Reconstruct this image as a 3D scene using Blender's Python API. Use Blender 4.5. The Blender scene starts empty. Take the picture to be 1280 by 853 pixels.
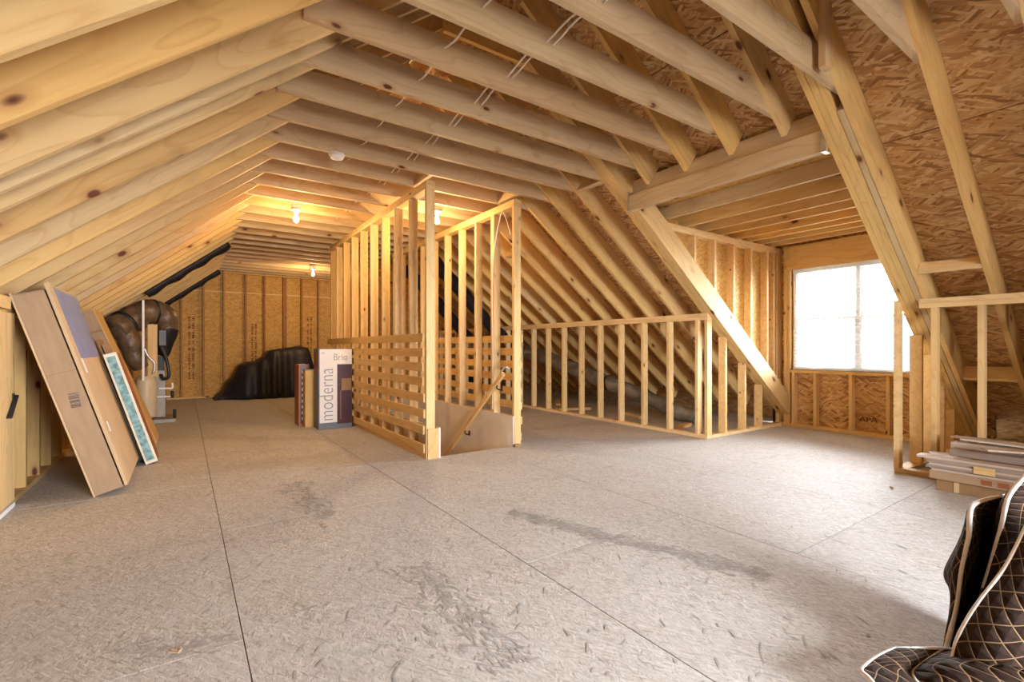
import bpy, bmesh, math, random
from mathutils import Vector, Matrix, noise
random.seed(7)
V = Vector
SC = bpy.context.scene
COL = SC.collection

# ------------------------------------------------------------------ camera, world, light, exposure
YAW = 0.6043
cam_data = bpy.data.cameras.new('camera')
cam = bpy.data.objects.new('camera', cam_data)
COL.objects.link(cam)
cam.location = (0, 0, 1.07)
cam.rotation_euler = (math.pi / 2, 0, -YAW)
cam_data.sensor_width = 36.0
cam_data.lens = 36.0 * 594.0 / 1280.0
cam_data.shift_y = (434.8 - 426.5) / 1280.0
cam_data.clip_start = 0.05
cam_data.clip_end = 200
SC.camera = cam

W = bpy.data.worlds.new('sky_world')
SC.world = W
W.use_nodes = True
wn = W.node_tree.nodes
bg = wn['Background']
bg.inputs['Color'].default_value = (0.92, 0.95, 1.0, 1)
bg.inputs['Strength'].default_value = 52.0

def area(name, loc, rot, sx, sy, power, col):
    l = bpy.data.lights.new(name, 'AREA')
    l.shape = 'RECTANGLE'
    l.size, l.size_y = sx, sy
    l.energy = power
    l.color = col
    o = bpy.data.objects.new(name, l)
    COL.objects.link(o)
    o.location = loc
    o.rotation_euler = rot
    return o

# the daylight is the sky itself; portals only help the renderer find the dormer window and the added one
for nm, loc, rot, sx, sy in (('added_window_portal', (1.75, -2.41, 1.3), (math.radians(90), 0, 0), 2.0, 1.3),
                             ('dormer_window_portal', (6.91, 2.4, 1.45), (math.radians(90), 0, math.radians(90)), 1.55, 1.4)):
    area(nm, loc, rot, sx, sy, 1.0, (1, 1, 1)).data.cycles.is_portal = True
BULB_POWER = 38

SC.view_settings.view_transform = 'Standard'
SC.view_settings.look = 'None'
SC.view_settings.gamma = 1
SC.view_settings.exposure = 0.58
SC.cycles.max_bounces = 10
SC.cycles.diffuse_bounces = 7
SC.cycles.transparent_max_bounces = 8
SC.cycles.sample_clamp_indirect = 6
SC.cycles.use_denoising = True

# ------------------------------------------------------------------ materials
def new_mat(name):
    m = bpy.data.materials.new(name)
    m.use_nodes = True
    nt = m.node_tree
    return m, nt, nt.nodes['Principled BSDF']

def N(nt, typ, **kw):
    n = nt.nodes.new(typ)
    for k, v in kw.items():
        if k.startswith('i_'):
            n.inputs[k[2:].replace('_', ' ')].default_value = v
        else:
            setattr(n, k, v)
    return n

def L(nt, a, b):
    nt.links.new(a, b)

def ramp(nt, stops, fac=None):
    r = nt.nodes.new('ShaderNodeValToRGB')
    el = r.color_ramp.elements
    while len(el) < len(stops):
        el.new(0.5)
    for e, (p, c) in zip(el, stops):
        e.position = p
        e.color = (*c, 1) if len(c) == 3 else c
    if fac is not None:
        L(nt, fac, r.inputs['Fac'])
    return r

def mixc(nt, a, b, fac, mode='MIX'):
    m = nt.nodes.new('ShaderNodeMix')
    m.data_type = 'RGBA'
    m.blend_type = mode
    for sock, v in ((m.inputs[0], fac), (m.inputs[6], a), (m.inputs[7], b)):
        if hasattr(v, 'is_linked') or hasattr(v, 'links'):
            L(nt, v, sock)
        else:
            sock.default_value = v if not isinstance(v, tuple) else (*v, 1)
    return m.outputs[2]

def math_n(nt, op, a, b=0.0, clamp=False):
    m = nt.nodes.new('ShaderNodeMath')
    m.operation = op
    m.use_clamp = clamp
    for s, v in ((m.inputs[0], a), (m.inputs[1], b)):
        if isinstance(v, (int, float)):
            s.default_value = v
        else:
            L(nt, v, s)
    return m.outputs[0]

def obj_coord(nt):
    """object coordinates shifted by a random amount, so that no two boards are alike"""
    tc = N(nt, 'ShaderNodeTexCoord')
    oi = N(nt, 'ShaderNodeObjectInfo')
    mul = nt.nodes.new('ShaderNodeVectorMath'); mul.operation = 'SCALE'
    comb = N(nt, 'ShaderNodeCombineXYZ')
    for i in range(3):
        L(nt, math_n(nt, 'MULTIPLY', oi.outputs['Random'], (37.0, 91.0, 53.0)[i]), comb.inputs[i])
    add = nt.nodes.new('ShaderNodeVectorMath'); add.operation = 'ADD'
    L(nt, tc.outputs['Object'], add.inputs[0]); L(nt, comb.outputs[0], add.inputs[1])
    return add.outputs[0], oi.outputs['Random']

def mapping(nt, vec, scale=(1, 1, 1), rot=(0, 0, 0)):
    m = N(nt, 'ShaderNodeMapping')
    m.inputs['Scale'].default_value = scale
    m.inputs['Rotation'].default_value = rot
    L(nt, vec, m.inputs['Vector'])
    return m.outputs[0]

def lumber(name, tones, knot=1.0, rough=0.62):
    m, nt, b = new_mat(name)
    co, rnd = obj_coord(nt)
    base = ramp(nt, tones, rnd).outputs[0]
    # long grain
    n1 = N(nt, 'ShaderNodeTexNoise', i_Scale=1.0, i_Detail=5.0, i_Roughness=0.6)
    L(nt, mapping(nt, co, (1.1, 16, 16)), n1.inputs['Vector'])
    # growth ring figure
    n2 = N(nt, 'ShaderNodeTexNoise', i_Scale=1.0, i_Detail=1.0)
    L(nt, mapping(nt, co, (0.9, 5, 5)), n2.inputs['Vector'])
    rings = math_n(nt, 'FRACT', math_n(nt, 'MULTIPLY', n2.outputs[0], 9.0))
    ringd = ramp(nt, [(0.0, (1, 1, 1)), (0.75, (0.95, 0.92, 0.87)), (0.93, (0.8, 0.68, 0.55)), (1.0, (1, 1, 1))], rings).outputs[0]
    grain = ramp(nt, [(0.25, (0.8, 0.72, 0.62)), (0.5, (1, 1, 1)), (0.8, (1.08, 1.05, 1.0))], n1.outputs[0]).outputs[0]
    c = mixc(nt, base, ringd, 0.5, 'MULTIPLY')
    c = mixc(nt, c, grain, 0.75, 'MULTIPLY')
    # weather stain
    n3 = N(nt, 'ShaderNodeTexNoise', i_Scale=1.0, i_Detail=3.0)
    L(nt, mapping(nt, co, (1.6, 4, 4)), n3.inputs['Vector'])
    st = ramp(nt, [(0.58, (0, 0, 0)), (0.78, (0.5, 0.5, 0.5))], n3.outputs[0]).outputs[0]
    c = mixc(nt, c, (0.30, 0.20, 0.11), st)
    # knots
    vo = N(nt, 'ShaderNodeTexVoronoi', i_Scale=1.0)
    wob = N(nt, 'ShaderNodeTexNoise', i_Scale=6.0)
    L(nt, co, wob.inputs['Vector'])
    addv = nt.nodes.new('ShaderNodeVectorMath'); addv.operation = 'MULTIPLY_ADD'
    L(nt, wob.outputs['Color'], addv.inputs[0]); addv.inputs[1].default_value = (0.12, 0.05, 0.05)
    L(nt, mapping(nt, co, (3.2, 6.5, 6.5)), addv.inputs[2])
    L(nt, addv.outputs[0], vo.inputs['Vector'])
    sep = N(nt, 'ShaderNodeSeparateColor')
    L(nt, vo.outputs['Color'], sep.inputs[0])
    gate = math_n(nt, 'GREATER_THAN', sep.outputs[0], 0.42)
    core = ramp(nt, [(0.09 * knot, (1, 1, 1)), (0.15 * knot, (0, 0, 0))], vo.outputs['Distance']).outputs[0]
    halo = ramp(nt, [(0.10 * knot, (0.6, 0.6, 0.6)), (0.30 * knot, (0, 0, 0))], vo.outputs['Distance']).outputs[0]
    c = mixc(nt, c, (0.36, 0.17, 0.055), math_n(nt, 'MULTIPLY', halo, gate))
    c = mixc(nt, c, (0.11, 0.032, 0.014), math_n(nt, 'MULTIPLY', core, gate))
    L(nt, c, b.inputs['Base Color'])
    b.inputs['Roughness'].default_value = rough
    b.inputs['Specular IOR Level'].default_value = 0.25
    bu = N(nt, 'ShaderNodeBump', i_Strength=0.12, i_Distance=0.004)
    L(nt, n1.outputs[0], bu.inputs['Height'])
    L(nt, bu.outputs[0], b.inputs['Normal'])
    return m

def osb(name, stops, size=1.0, rough=0.7, contrast=1.0, dust=None, elong=4.2, lines=0.55, stain=False):
    """strand board: three layers of long flakes, each turned another way"""
    m, nt, b = new_mat(name)
    co, rnd = obj_coord(nt)
    s3 = N(nt, 'ShaderNodeSeparateXYZ'); L(nt, co, s3.inputs[0])
    cb3 = N(nt, 'ShaderNodeCombineXYZ')
    L(nt, s3.outputs[0], cb3.inputs[0]); L(nt, math_n(nt, 'ADD', s3.outputs[1], s3.outputs[2]), cb3.inputs[1])
    co = cb3.outputs[0]
    warp = N(nt, 'ShaderNodeTexNoise', i_Scale=5.0 / size, i_Detail=2.0)
    L(nt, co, warp.inputs['Vector'])
    wa = nt.nodes.new('ShaderNodeVectorMath'); wa.operation = 'MULTIPLY_ADD'
    L(nt, warp.outputs['Color'], wa.inputs[0]); wa.inputs[1].default_value = (0.025 * size, 0.025 * size, 0)
    L(nt, co, wa.inputs[2])
    cols, edges = [], []
    for i, ang in enumerate((0.08, 0.62, -0.55)):
        vo = N(nt, 'ShaderNodeTexVoronoi', i_Scale=1.0, i_Randomness=1.0)
        s = 13.0 / size
        mp = mapping(nt, mapping(nt, wa.outputs[0], (1, 1, 1), (0, 0, ang)), (s, s * elong, s * 1.5))
        L(nt, mp, vo.inputs['Vector'])
        sp = N(nt, 'ShaderNodeSeparateColor')
        L(nt, vo.outputs['Color'], sp.inputs[0])
        cols.append(ramp(nt, stops, sp.outputs[0]).outputs[0])
        edges.append(sp.outputs[1])
    sel = N(nt, 'ShaderNodeTexNoise', i_Scale=9.0 / size, i_Detail=2.0)
    L(nt, co, sel.inputs['Vector'])
    s1 = ramp(nt, [(0.49, (0, 0, 0)), (0.51, (1, 1, 1))], sel.outputs[0]).outputs[0]
    s2 = math_n(nt, 'GREATER_THAN', edges[2], 0.62)
    c = mixc(nt, cols[0], cols[1], s1)
    c = mixc(nt, c, cols[2], s2)
    fib = N(nt, 'ShaderNodeTexNoise', i_Scale=1.0, i_Detail=6.0, i_Roughness=0.75)
    L(nt, mapping(nt, wa.outputs[0], (18 / size, 110 / size, 60 / size), (0, 0, 0.1)), fib.inputs['Vector'])
    f = ramp(nt, [(0.32, (0.45, 0.36, 0.28)), (0.47, (1, 1, 1)), (0.7, (1.06, 1.05, 1.02))], fib.outputs[0]).outputs[0]
    c = mixc(nt, c, f, lines, 'MULTIPLY')
    big = N(nt, 'ShaderNodeTexNoise', i_Scale=1.3, i_Detail=3.0)
    L(nt, co, big.inputs['Vector'])
    bgr = ramp(nt, [(0.3, (0.78, 0.72, 0.66)), (0.6, (1, 1, 1))], big.outputs[0]).outputs[0]
    c = mixc(nt, c, bgr, 0.6 * contrast, 'MULTIPLY')
    if stain:
        sn_ = N(nt, 'ShaderNodeTexNoise', i_Scale=1.0, i_Detail=5.0, i_Roughness=0.6)
        L(nt, mapping(nt, co, (1.1, 3.2, 1)), sn_.inputs['Vector'])
        c = mixc(nt, c, (0.16, 0.075, 0.045), ramp(nt, [(0.55, (0, 0, 0)), (0.75, (0.55, 0.55, 0.55))], sn_.outputs[0]).outputs[0])
    if dust:
        dn = N(nt, 'ShaderNodeTexNoise', i_Scale=2.2, i_Detail=6.0, i_Roughness=0.65)
        L(nt, co, dn.inputs['Vector'])
        df = ramp(nt, [(0.3, (0.1, 0.1, 0.1)), (0.7, (0.6, 0.6, 0.6))], dn.outputs[0]).outputs[0]
        c = mixc(nt, c, dust, df)
        # loose dark strands
        for ang, th in ((0.25, 0.66), (1.1, 0.68), (-0.7, 0.68)):
            fn = N(nt, 'ShaderNodeTexNoise', i_Scale=1.0, i_Detail=2.0, i_Roughness=0.5)
            L(nt, mapping(nt, mapping(nt, co, (1, 1, 1), (0, 0, ang)), (24, 150, 1)), fn.inputs['Vector'])
            c = mixc(nt, c, (0.20, 0.13, 0.08), ramp(nt, [(th, (0, 0, 0)), (th + 0.06, (0.7, 0.7, 0.7))], fn.outputs[0]).outputs[0])
        # scuffs and dirt trodden into the boards
        tc = N(nt, 'ShaderNodeTexCoord')
        sn = N(nt, 'ShaderNodeTexNoise', i_Scale=1.0, i_Detail=6.0, i_Roughness=0.7)
        L(nt, mapping(nt, tc.outputs['Object'], (2.2, 0.9, 1), (0, 0, 0.5)), sn.inputs['Vector'])
        sf = ramp(nt, [(0.56, (0, 0, 0)), (0.72, (0.38, 0.38, 0.38))], sn.outputs[0]).outputs[0]
        c = mixc(nt, c, (0.22, 0.19, 0.17), sf)
    L(nt, c, b.inputs['Base Color'])
    b.inputs['Roughness'].default_value = rough
    b.inputs['Specular IOR Level'].default_value = 0.25
    bu = N(nt, 'ShaderNodeBump', i_Strength=0.25, i_Distance=0.004)
    L(nt, fib.outputs[0], bu.inputs['Height'])
    L(nt, bu.outputs[0], b.inputs['Normal'])
    return m

def plain(name, col, rough=0.6, metal=0.0, var=0.12, scale=7.0, bump=0.0, spec=0.4, stretch=(1, 1, 1), bscale=None):
    """one colour with a little uneven wear"""
    m, nt, b = new_mat(name)
    tc = N(nt, 'ShaderNodeTexCoord')
    n = N(nt, 'ShaderNodeTexNoise', i_Scale=scale, i_Detail=4.0)
    L(nt, mapping(nt, tc.outputs['Object'], stretch), n.inputs['Vector'])
    lo = tuple(x * (1 - var) for x in col); hi = tuple(min(1, x * (1 + var)) for x in col)
    c = ramp(nt, [(0.3, lo), (0.7, hi)], n.outputs[0]).outputs[0]
    L(nt, c, b.inputs['Base Color'])
    b.inputs['Roughness'].default_value = rough
    b.inputs['Metallic'].default_value = metal
    b.inputs['Specular IOR Level'].default_value = spec
    if bump:
        n2 = N(nt, 'ShaderNodeTexNoise', i_Scale=bscale or scale * 4, i_Detail=4.0)
        L(nt, tc.outputs['Object'], n2.inputs['Vector'])
        bu = N(nt, 'ShaderNodeBump', i_Strength=bump, i_Distance=0.01)
        L(nt, n2.outputs[0], bu.inputs['Height'])
        L(nt, bu.outputs[0], b.inputs['Normal'])
    return m

M = {}
M['rafter'] = lumber('rafter_lumber', [(0.0, (0.73, 0.485, 0.175)), (0.3, (0.68, 0.465, 0.19)), (0.55, (0.58, 0.43, 0.24)), (0.8, (0.71, 0.455, 0.155)), (1.0, (0.54, 0.35, 0.15))])
M['tie'] = lumber('tie_lumber', [(0.0, (0.58, 0.44, 0.27)), (0.4, (0.64, 0.49, 0.30)), (0.7, (0.54, 0.40, 0.25)), (1.0, (0.60, 0.40, 0.19))], 0.75)
M['stud'] = lumber('stud_lumber', [(0.0, (0.75, 0.54, 0.265)), (0.5, (0.71, 0.485, 0.215)), (1.0, (0.77, 0.58, 0.32))], 0.5)
M['stud_shaded'] = lumber('shaded_stud_lumber', [(0.0, (0.36, 0.17, 0.06)), (0.5, (0.30, 0.13, 0.045)), (1.0, (0.46, 0.24, 0.09))])  # shade on the stud sides put into a darker, redder wood colour
M['slat'] = lumber('slat_lumber', [(0.0, (0.72, 0.48, 0.20)), (0.5, (0.62, 0.44, 0.20)), (1.0, (0.76, 0.55, 0.27))], 0.4)
M['osb_roof'] = osb('roof_strand_board', [(0.0, (0.30, 0.14, 0.055)), (0.25, (0.52, 0.29, 0.12)), (0.65, (0.66, 0.41, 0.18)), (1.0, (0.78, 0.57, 0.30))], size=1.45, elong=6.0, stain=True)
M['osb_wall'] = osb('wall_strand_board', [(0.0, (0.46, 0.23, 0.06)), (0.4, (0.57, 0.32, 0.085)), (1.0, (0.66, 0.41, 0.13))], size=0.9, contrast=0.5, lines=0.3)
M['osb_floor'] = osb('floor_strand_board', [(0.0, (0.30, 0.255, 0.21)), (0.3, (0.45, 0.43, 0.395)), (0.7, (0.53, 0.515, 0.485)), (1.0, (0.68, 0.67, 0.65))], size=0.44, contrast=0.6, dust=(0.50, 0.50, 0.495), rough=0.75, elong=5.5, lines=1.0)
M['felt'] = plain('black_roof_felt', (0.02, 0.018, 0.016), 0.9)
M['joint'] = plain('dark_joint', (0.24, 0.24, 0.20), 0.9)
M['scuff'] = plain('floor_scuff_dirt', (0.36, 0.34, 0.32), 0.85, var=0.2, scale=20)
M['drywall'] = plain('grey_drywall', (0.66, 0.60, 0.51), 0.75, var=0.05, bump=0.05)
M['gypsum'] = plain('white_gypsum_edge', (0.82, 0.80, 0.76), 0.8, var=0.05)
M['white'] = plain('white_plastic', (0.86, 0.86, 0.84), 0.4, var=0.03)
M['vinyl'] = plain('white_vinyl', (0.88, 0.88, 0.87), 0.35, var=0.03)
M['cabinet'] = plain('dull_grey_sheet', (0.30, 0.27, 0.22), 0.5, 0.3, var=0.15)
M['metal'] = plain('galvanised_steel', (0.55, 0.56, 0.57), 0.35, 0.9, var=0.15, scale=25)
M['black'] = plain('black_rubber', (0.02, 0.02, 0.022), 0.45)
M['blackfilm'] = plain('black_duct_film', (0.016, 0.012, 0.014), 0.5, var=0.4, scale=14, bump=0.5, bscale=18, spec=0.25)
M['duct'] = plain('brown_duct_film', (0.13, 0.08, 0.045), 0.38, var=0.4, scale=9, bump=0.9, bscale=22, spec=0.5)
M['greyduct'] = plain('grey_duct_film', (0.16, 0.14, 0.11), 0.35, var=0.45, scale=8, bump=0.5, bscale=16, spec=0.5)
M['tarp'] = plain('black_tarp_cloth', (0.018, 0.016, 0.022), 0.5, var=0.4, scale=9, bump=0.3, bscale=30)
M['card'] = plain('brown_cardboard', (0.38, 0.26, 0.16), 0.75, var=0.10, scale=5, stretch=(1, 1, 6), spec=0.2)
M['card_tan'] = plain('tan_cardboard', (0.58, 0.42, 0.25), 0.72, var=0.08, scale=4, spec=0.2)
M['card_dark'] = plain('dark_cardboard', (0.30, 0.18, 0.09), 0.8, var=0.15, scale=6, spec=0.2)
M['card_gold'] = plain('golden_cardboard', (0.56, 0.36, 0.14), 0.72, var=0.08, scale=4, spec=0.2)
M['bluefilm'] = plain('blue_film', (0.20, 0.26, 0.50), 0.35, var=0.15, scale=6, bump=0.2)
M['teal'] = plain('turquoise_print', (0.20, 0.36, 0.38), 0.5, var=0.5, scale=26)
M['cream'] = plain('cream_paint', (0.80, 0.74, 0.58), 0.5, var=0.06)
M['green'] = plain('dark_green_paint', (0.035, 0.055, 0.035), 0.5, var=0.2)
M['greybox'] = plain('slate_grey_print', (0.13, 0.14, 0.17), 0.5, var=0.12)
M['whitebox'] = plain('white_carton_print', (0.75, 0.70, 0.64), 0.5, var=0.03)
M['darkred'] = plain('dark_red_print', (0.055, 0.010, 0.012), 0.35, var=0.25)
M['rust'] = plain('rust_brown_print', (0.30, 0.10, 0.04), 0.5, var=0.1)
M['ink'] = plain('grey_ink', (0.22, 0.24, 0.30), 0.6, var=0.05)
M['stamp'] = plain('brown_stamp_ink', (0.085, 0.035, 0.012), 0.8, var=0.3, scale=30)
M['cable'] = plain('white_cable_jacket', (0.85, 0.80, 0.72), 0.4, var=0.04)
M['plankgrey'] = plain('grey_laminate', (0.33, 0.265, 0.22), 0.6, var=0.14, scale=6, stretch=(1, 9, 9))
M['plankpale'] = plain('pale_plank_face', (0.52, 0.42, 0.33), 0.5, var=0.1, scale=6, stretch=(1, 9, 9))
M['tank'] = plain('cream_tank', (0.62, 0.50, 0.32), 0.4, var=0.08)
M['binding'] = plain('pale_binding_tape', (0.80, 0.76, 0.73), 0.7, var=0.1, scale=40)
M['siding'] = plain('slate_siding', (0.045, 0.052, 0.062), 0.7, var=0.05)
M['shingle'] = plain('grey_shingle_roof', (0.035, 0.04, 0.05), 0.8, var=0.15)
M['lawn'] = plain('pale_winter_ground', (0.26, 0.25, 0.23), 0.9, var=0.2)
M['darkglass'] = plain('dark_house_glass', (0.015, 0.02, 0.03), 0.15)
M['tape'] = plain('blue_painter_tape', (0.12, 0.25, 0.5), 0.6)

def glass():
    m, nt, b = new_mat('window_glass')
    tr = N(nt, 'ShaderNodeBsdfTransparent')
    gl = N(nt, 'ShaderNodeBsdfGlossy'); gl.inputs['Roughness'].default_value = 0.02
    fr = N(nt, 'ShaderNodeFresnel'); fr.inputs['IOR'].default_value = 1.45
    mx = N(nt, 'ShaderNodeMixShader')
    L(nt, fr.outputs[0], mx.inputs[0]); L(nt, tr.outputs[0], mx.inputs[1]); L(nt, gl.outputs[0], mx.inputs[2])
    L(nt, mx.outputs[0], nt.nodes['Material Output'].inputs['Surface'])
    return m
M['glass'] = glass()

def translucent(name, col):
    m, nt, b = new_mat(name)
    di = N(nt, 'ShaderNodeBsdfDiffuse'); di.inputs['Color'].default_value = (*col, 1)
    tl = N(nt, 'ShaderNodeBsdfTranslucent'); tl.inputs['Color'].default_value = (*col, 1)
    mx = N(nt, 'ShaderNodeMixShader'); mx.inputs[0].default_value = 0.45
    L(nt, di.outputs[0], mx.inputs[1]); L(nt, tl.outputs[0], mx.inputs[2])
    L(nt, mx.outputs[0], nt.nodes['Material Output'].inputs['Surface'])
    return m
M['blind'] = translucent('blind_slat_white', (0.92, 0.93, 0.93))

def emissive(name, col, s):
    m, nt, b = new_mat(name)
    b.inputs['Base Color'].default_value = (1, 1, 1, 1)
    b.inputs['Emission Color'].default_value = (*col, 1)
    b.inputs['Emission Strength'].default_value = s
    return m
M['bulb'] = emissive('lit_bulb', (1.0, 0.86, 0.6), 9.0)

def quilt():
    m, nt, b = new_mat('brown_quilted_cloth')
    uv = N(nt, 'ShaderNodeTexCoord')
    sp = N(nt, 'ShaderNodeSeparateXYZ')
    L(nt, uv.outputs['UV'], sp.inputs[0])
    def stripes(sign):
        a = math_n(nt, 'ADD', sp.outputs[0], math_n(nt, 'MULTIPLY', sp.outputs[1], sign))
        f = math_n(nt, 'FRACT', math_n(nt, 'MULTIPLY', a, 16.0))
        return math_n(nt, 'ABSOLUTE', math_n(nt, 'SUBTRACT', f, 0.5))
    d = math_n(nt, 'MINIMUM', stripes(1.0), stripes(-1.0))
    n = N(nt, 'ShaderNodeTexNoise', i_Scale=60.0, i_Detail=3.0)
    L(nt, uv.outputs['Object'], n.inputs['Vector'])
    stitch = ramp(nt, [(0.020, (1, 1, 1)), (0.042, (0, 0, 0))], d).outputs[0]
    base = ramp(nt, [(0.3, (0.020, 0.011, 0.008)), (0.7, (0.036, 0.021, 0.015))], n.outputs[0]).outputs[0]
    c = mixc(nt, base, (0.40, 0.26, 0.14), math_n(nt, 'MULTIPLY', stitch, 0.6))
    L(nt, c, b.inputs['Base Color'])
    b.inputs['Roughness'].default_value = 0.8
    b.inputs['Specular IOR Level'].default_value = 0.1
    puff = math_n(nt, 'SINE', math_n(nt, 'MULTIPLY', d, 3.14159))
    bu = N(nt, 'ShaderNodeBump', i_Strength=0.7, i_Distance=0.010)
    L(nt, puff, bu.inputs['Height'])
    L(nt, bu.outputs[0], b.inputs['Normal'])
    return m
M['quilt'] = quilt()

def barcode():
    m, nt, b = new_mat('barcode_print')
    tc = N(nt, 'ShaderNodeTexCoord')
    n = N(nt, 'ShaderNodeTexNoise', i_Scale=1.0, i_Detail=0.0)
    n.noise_dimensions = '1D'
    sp = N(nt, 'ShaderNodeSeparateXYZ'); L(nt, tc.outputs['Object'], sp.inputs[0])
    L(nt, math_n(nt, 'MULTIPLY', sp.outputs[0], 180.0), n.inputs['W'])
    c = ramp(nt, [(0.50, (0.04, 0.03, 0.03)), (0.52, (0.36, 0.25, 0.16))], n.outputs[0]).outputs[0]
    L(nt, c, b.inputs['Base Color'])
    return m
M['barcode'] = barcode()

# ------------------------------------------------------------------ helpers
def tmpl():
    bm = bmesh.new()
    bmesh.ops.create_cube(bm, size=2)
    bmesh.ops.bevel(bm, geom=list(bm.edges), offset=0.5, segments=1, affect='EDGES', profile=0.5)
    bm.verts.ensure_lookup_table()
    v = [tuple(x.co) for x in bm.verts]
    for i, x in enumerate(bm.verts): x.index = i
    f = [tuple(x.index for x in fc.verts) for fc in bm.faces]
    bm.free()
    return v, f
TV, TF = tmpl()

def box_geo(h, c):
    return [tuple((1 if t > 0 else -1) * (h[i] if abs(t) > 0.9 else h[i] - c) for i, t in enumerate(v)) for v in TV]

_cache = {}
def box_mesh(sx, sy, sz, c=0.0025):
    key = (round(sx, 4), round(sy, 4), round(sz, 4), c)
    if key not in _cache:
        me = bpy.data.meshes.new('board')
        cc = min(c, sx * 0.4, sy * 0.4, sz * 0.4) * 0.5
        me.from_pydata(box_geo((sx / 2, sy / 2, sz / 2), cc), [], TF)
        _cache[key] = me
    return _cache[key]

_matmesh = {}
def link(name, me, mat, parent=None, mtx=None):
    if mat is not None:
        k = (me.name, mat.name)
        if len(me.materials) == 0:
            me.materials.append(mat)
        elif me.materials[0] != mat:
            if k not in _matmesh:
                m2 = me.copy(); m2.materials.clear(); m2.materials.append(mat)
                _matmesh[k] = m2
            me = _matmesh[k]
    o = bpy.data.objects.new(name, me)
    COL.objects.link(o)
    place(o, parent, mtx)
    return o

def world_of(o):
    m = o.matrix_basis.copy()
    p = o.parent
    if p is not None:
        m = world_of(p) @ o.matrix_parent_inverse @ m
    return m

def place(o, parent, mtx):
    if parent is not None:
        o.parent = parent
        o.matrix_parent_inverse = world_of(parent).inverted()
    if mtx is not None:
        o.matrix_basis = mtx

def frame(x, up, origin):
    x = V(x).normalized()
    z = V(up) - x * V(up).dot(x)
    z.normalize()
    y = z.cross(x)
    m = Matrix((x, y, z)).transposed().to_4x4()
    m.translation = origin
    return m

def board(name, a, b, w, d, mat, parent, up=(0, 0, 1), c=0.0025):
    """a length of lumber from a to b: w is the size across, d the size along 'up'"""
    a, b = V(a), V(b)
    me = box_mesh((b - a).length, w, d, c)
    return link(name, me, mat, parent, frame(b - a, up, (a + b) / 2))

def block(name, lo, hi, mat, parent, axis=0, c=0.0025):
    """axis-aligned box; axis is the way the grain runs"""
    lo, hi = V(lo), V(hi)
    s = hi - lo
    mid = (lo + hi) / 2
    if axis == 0:
        return link(name, box_mesh(s.x, s.y, s.z, c), mat, parent, frame((1, 0, 0), (0, 0, 1), mid))
    if axis == 1:
        return link(name, box_mesh(s.y, s.x, s.z, c), mat, parent, frame((0, 1, 0), (0, 0, 1), mid))
    return link(name, box_mesh(s.z, s.y, s.x, c), mat, parent, frame((0, 0, 1), (1, 0, 0), mid))

def geo(name, verts, faces, mat, parent=None, smooth=False, mtx=None, uv=None):
    me = bpy.data.meshes.new(name)
    me.from_pydata([tuple(v) for v in verts], [], faces)
    bm = bmesh.new(); bm.from_mesh(me)
    bmesh.ops.recalc_face_normals(bm, faces=bm.faces)
    if uv:
        lay = bm.loops.layers.uv.new('UVMap')
        for f in bm.faces:
            for l in f.loops:
                l[lay].uv = uv[l.vert.index]
    bm.to_mesh(me); bm.free()
    if smooth:
        me.polygons.foreach_set('use_smooth', [True] * len(me.polygons))
    return link(name, me, mat, parent, mtx)

def prism(name, poly, axis, lo, hi, mat, parent):
    """poly of 2D points extruded along axis (0,1,2) from lo to hi; the 2D points are the other two axes in order"""
    def p(q, t):
        l = list(q); l.insert(axis, t); return l
    n = len(poly)
    vs = [p(q, lo) for q in poly] + [p(q, hi) for q in poly]
    fs = [tuple(range(n))[::-1], tuple(range(n, 2 * n))] + [(i, (i + 1) % n, n + (i + 1) % n, n + i) for i in range(n)]
    c = V((0, 0, 0))
    for v in vs: c += V(v)
    c /= len(vs)
    vs = [V(v) - c for v in vs]
    return geo(name, vs, fs, mat, parent, mtx=Matrix.Translation(c))

def tube(name, pts, r, mat, parent=None, seg=10, smooth=True, sub=6, bumps=0.0, freq=10.0, caps=True):
    """a tube swept along a smooth path; r may be a list"""
    P = [V(p) for p in pts]
    R = r if isinstance(r, (list, tuple)) else [r] * len(P)
    path, rad = [], []
    for i in range(len(P) - 1):
        p0 = P[max(i - 1, 0)]; p1 = P[i]; p2 = P[i + 1]; p3 = P[min(i + 2, len(P) - 1)]
        for k in range(sub):
            t = k / sub
            path.append(0.5 * ((2 * p1) + (p2 - p0) * t + (2 * p0 - 5 * p1 + 4 * p2 - p3) * t * t + (3 * p1 - p0 - 3 * p2 + p3) * t ** 3))
            rad.append(R[i] + (R[i + 1] - R[i]) * t)
    path.append(P[-1]); rad.append(R[-1])
    vs, fs = [], []
    nrm = None
    s = 0.0
    for i, p in enumerate(path):
        d = (path[min(i + 1, len(path) - 1)] - path[max(i - 1, 0)]).normalized()
        if nrm is None:
            nrm = d.orthogonal().normalized()
        nrm = (nrm - d * nrm.dot(d)).normalized()
        bi = d.cross(nrm)
        if i: s += (p - path[i - 1]).length
        rr = rad[i] * (1 + bumps * math.sin(s * freq))
        for k in range(seg):
            a = 2 * math.pi * k / seg
            q = p + (nrm * math.cos(a) + bi * math.sin(a)) * rr
            if bumps:
                q += (q - p) * (noise.noise(q * 9.0) * bumps * 1.2)
            vs.append(q)
    for i in range(len(path) - 1):
        for k in range(seg):
            fs.append((i * seg + k, i * seg + (k + 1) % seg, (i + 1) * seg + (k + 1) % seg, (i + 1) * seg + k))
    if caps:
        fs.append(tuple(range(seg))[::-1]); n = len(path) - 1
        fs.append(tuple(n * seg + k for k in range(seg)))
    c = sum(vs, V((0, 0, 0))) / len(vs)
    return geo(name, [v - c for v in vs], fs, mat, parent, smooth, Matrix.Translation(c))

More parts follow.
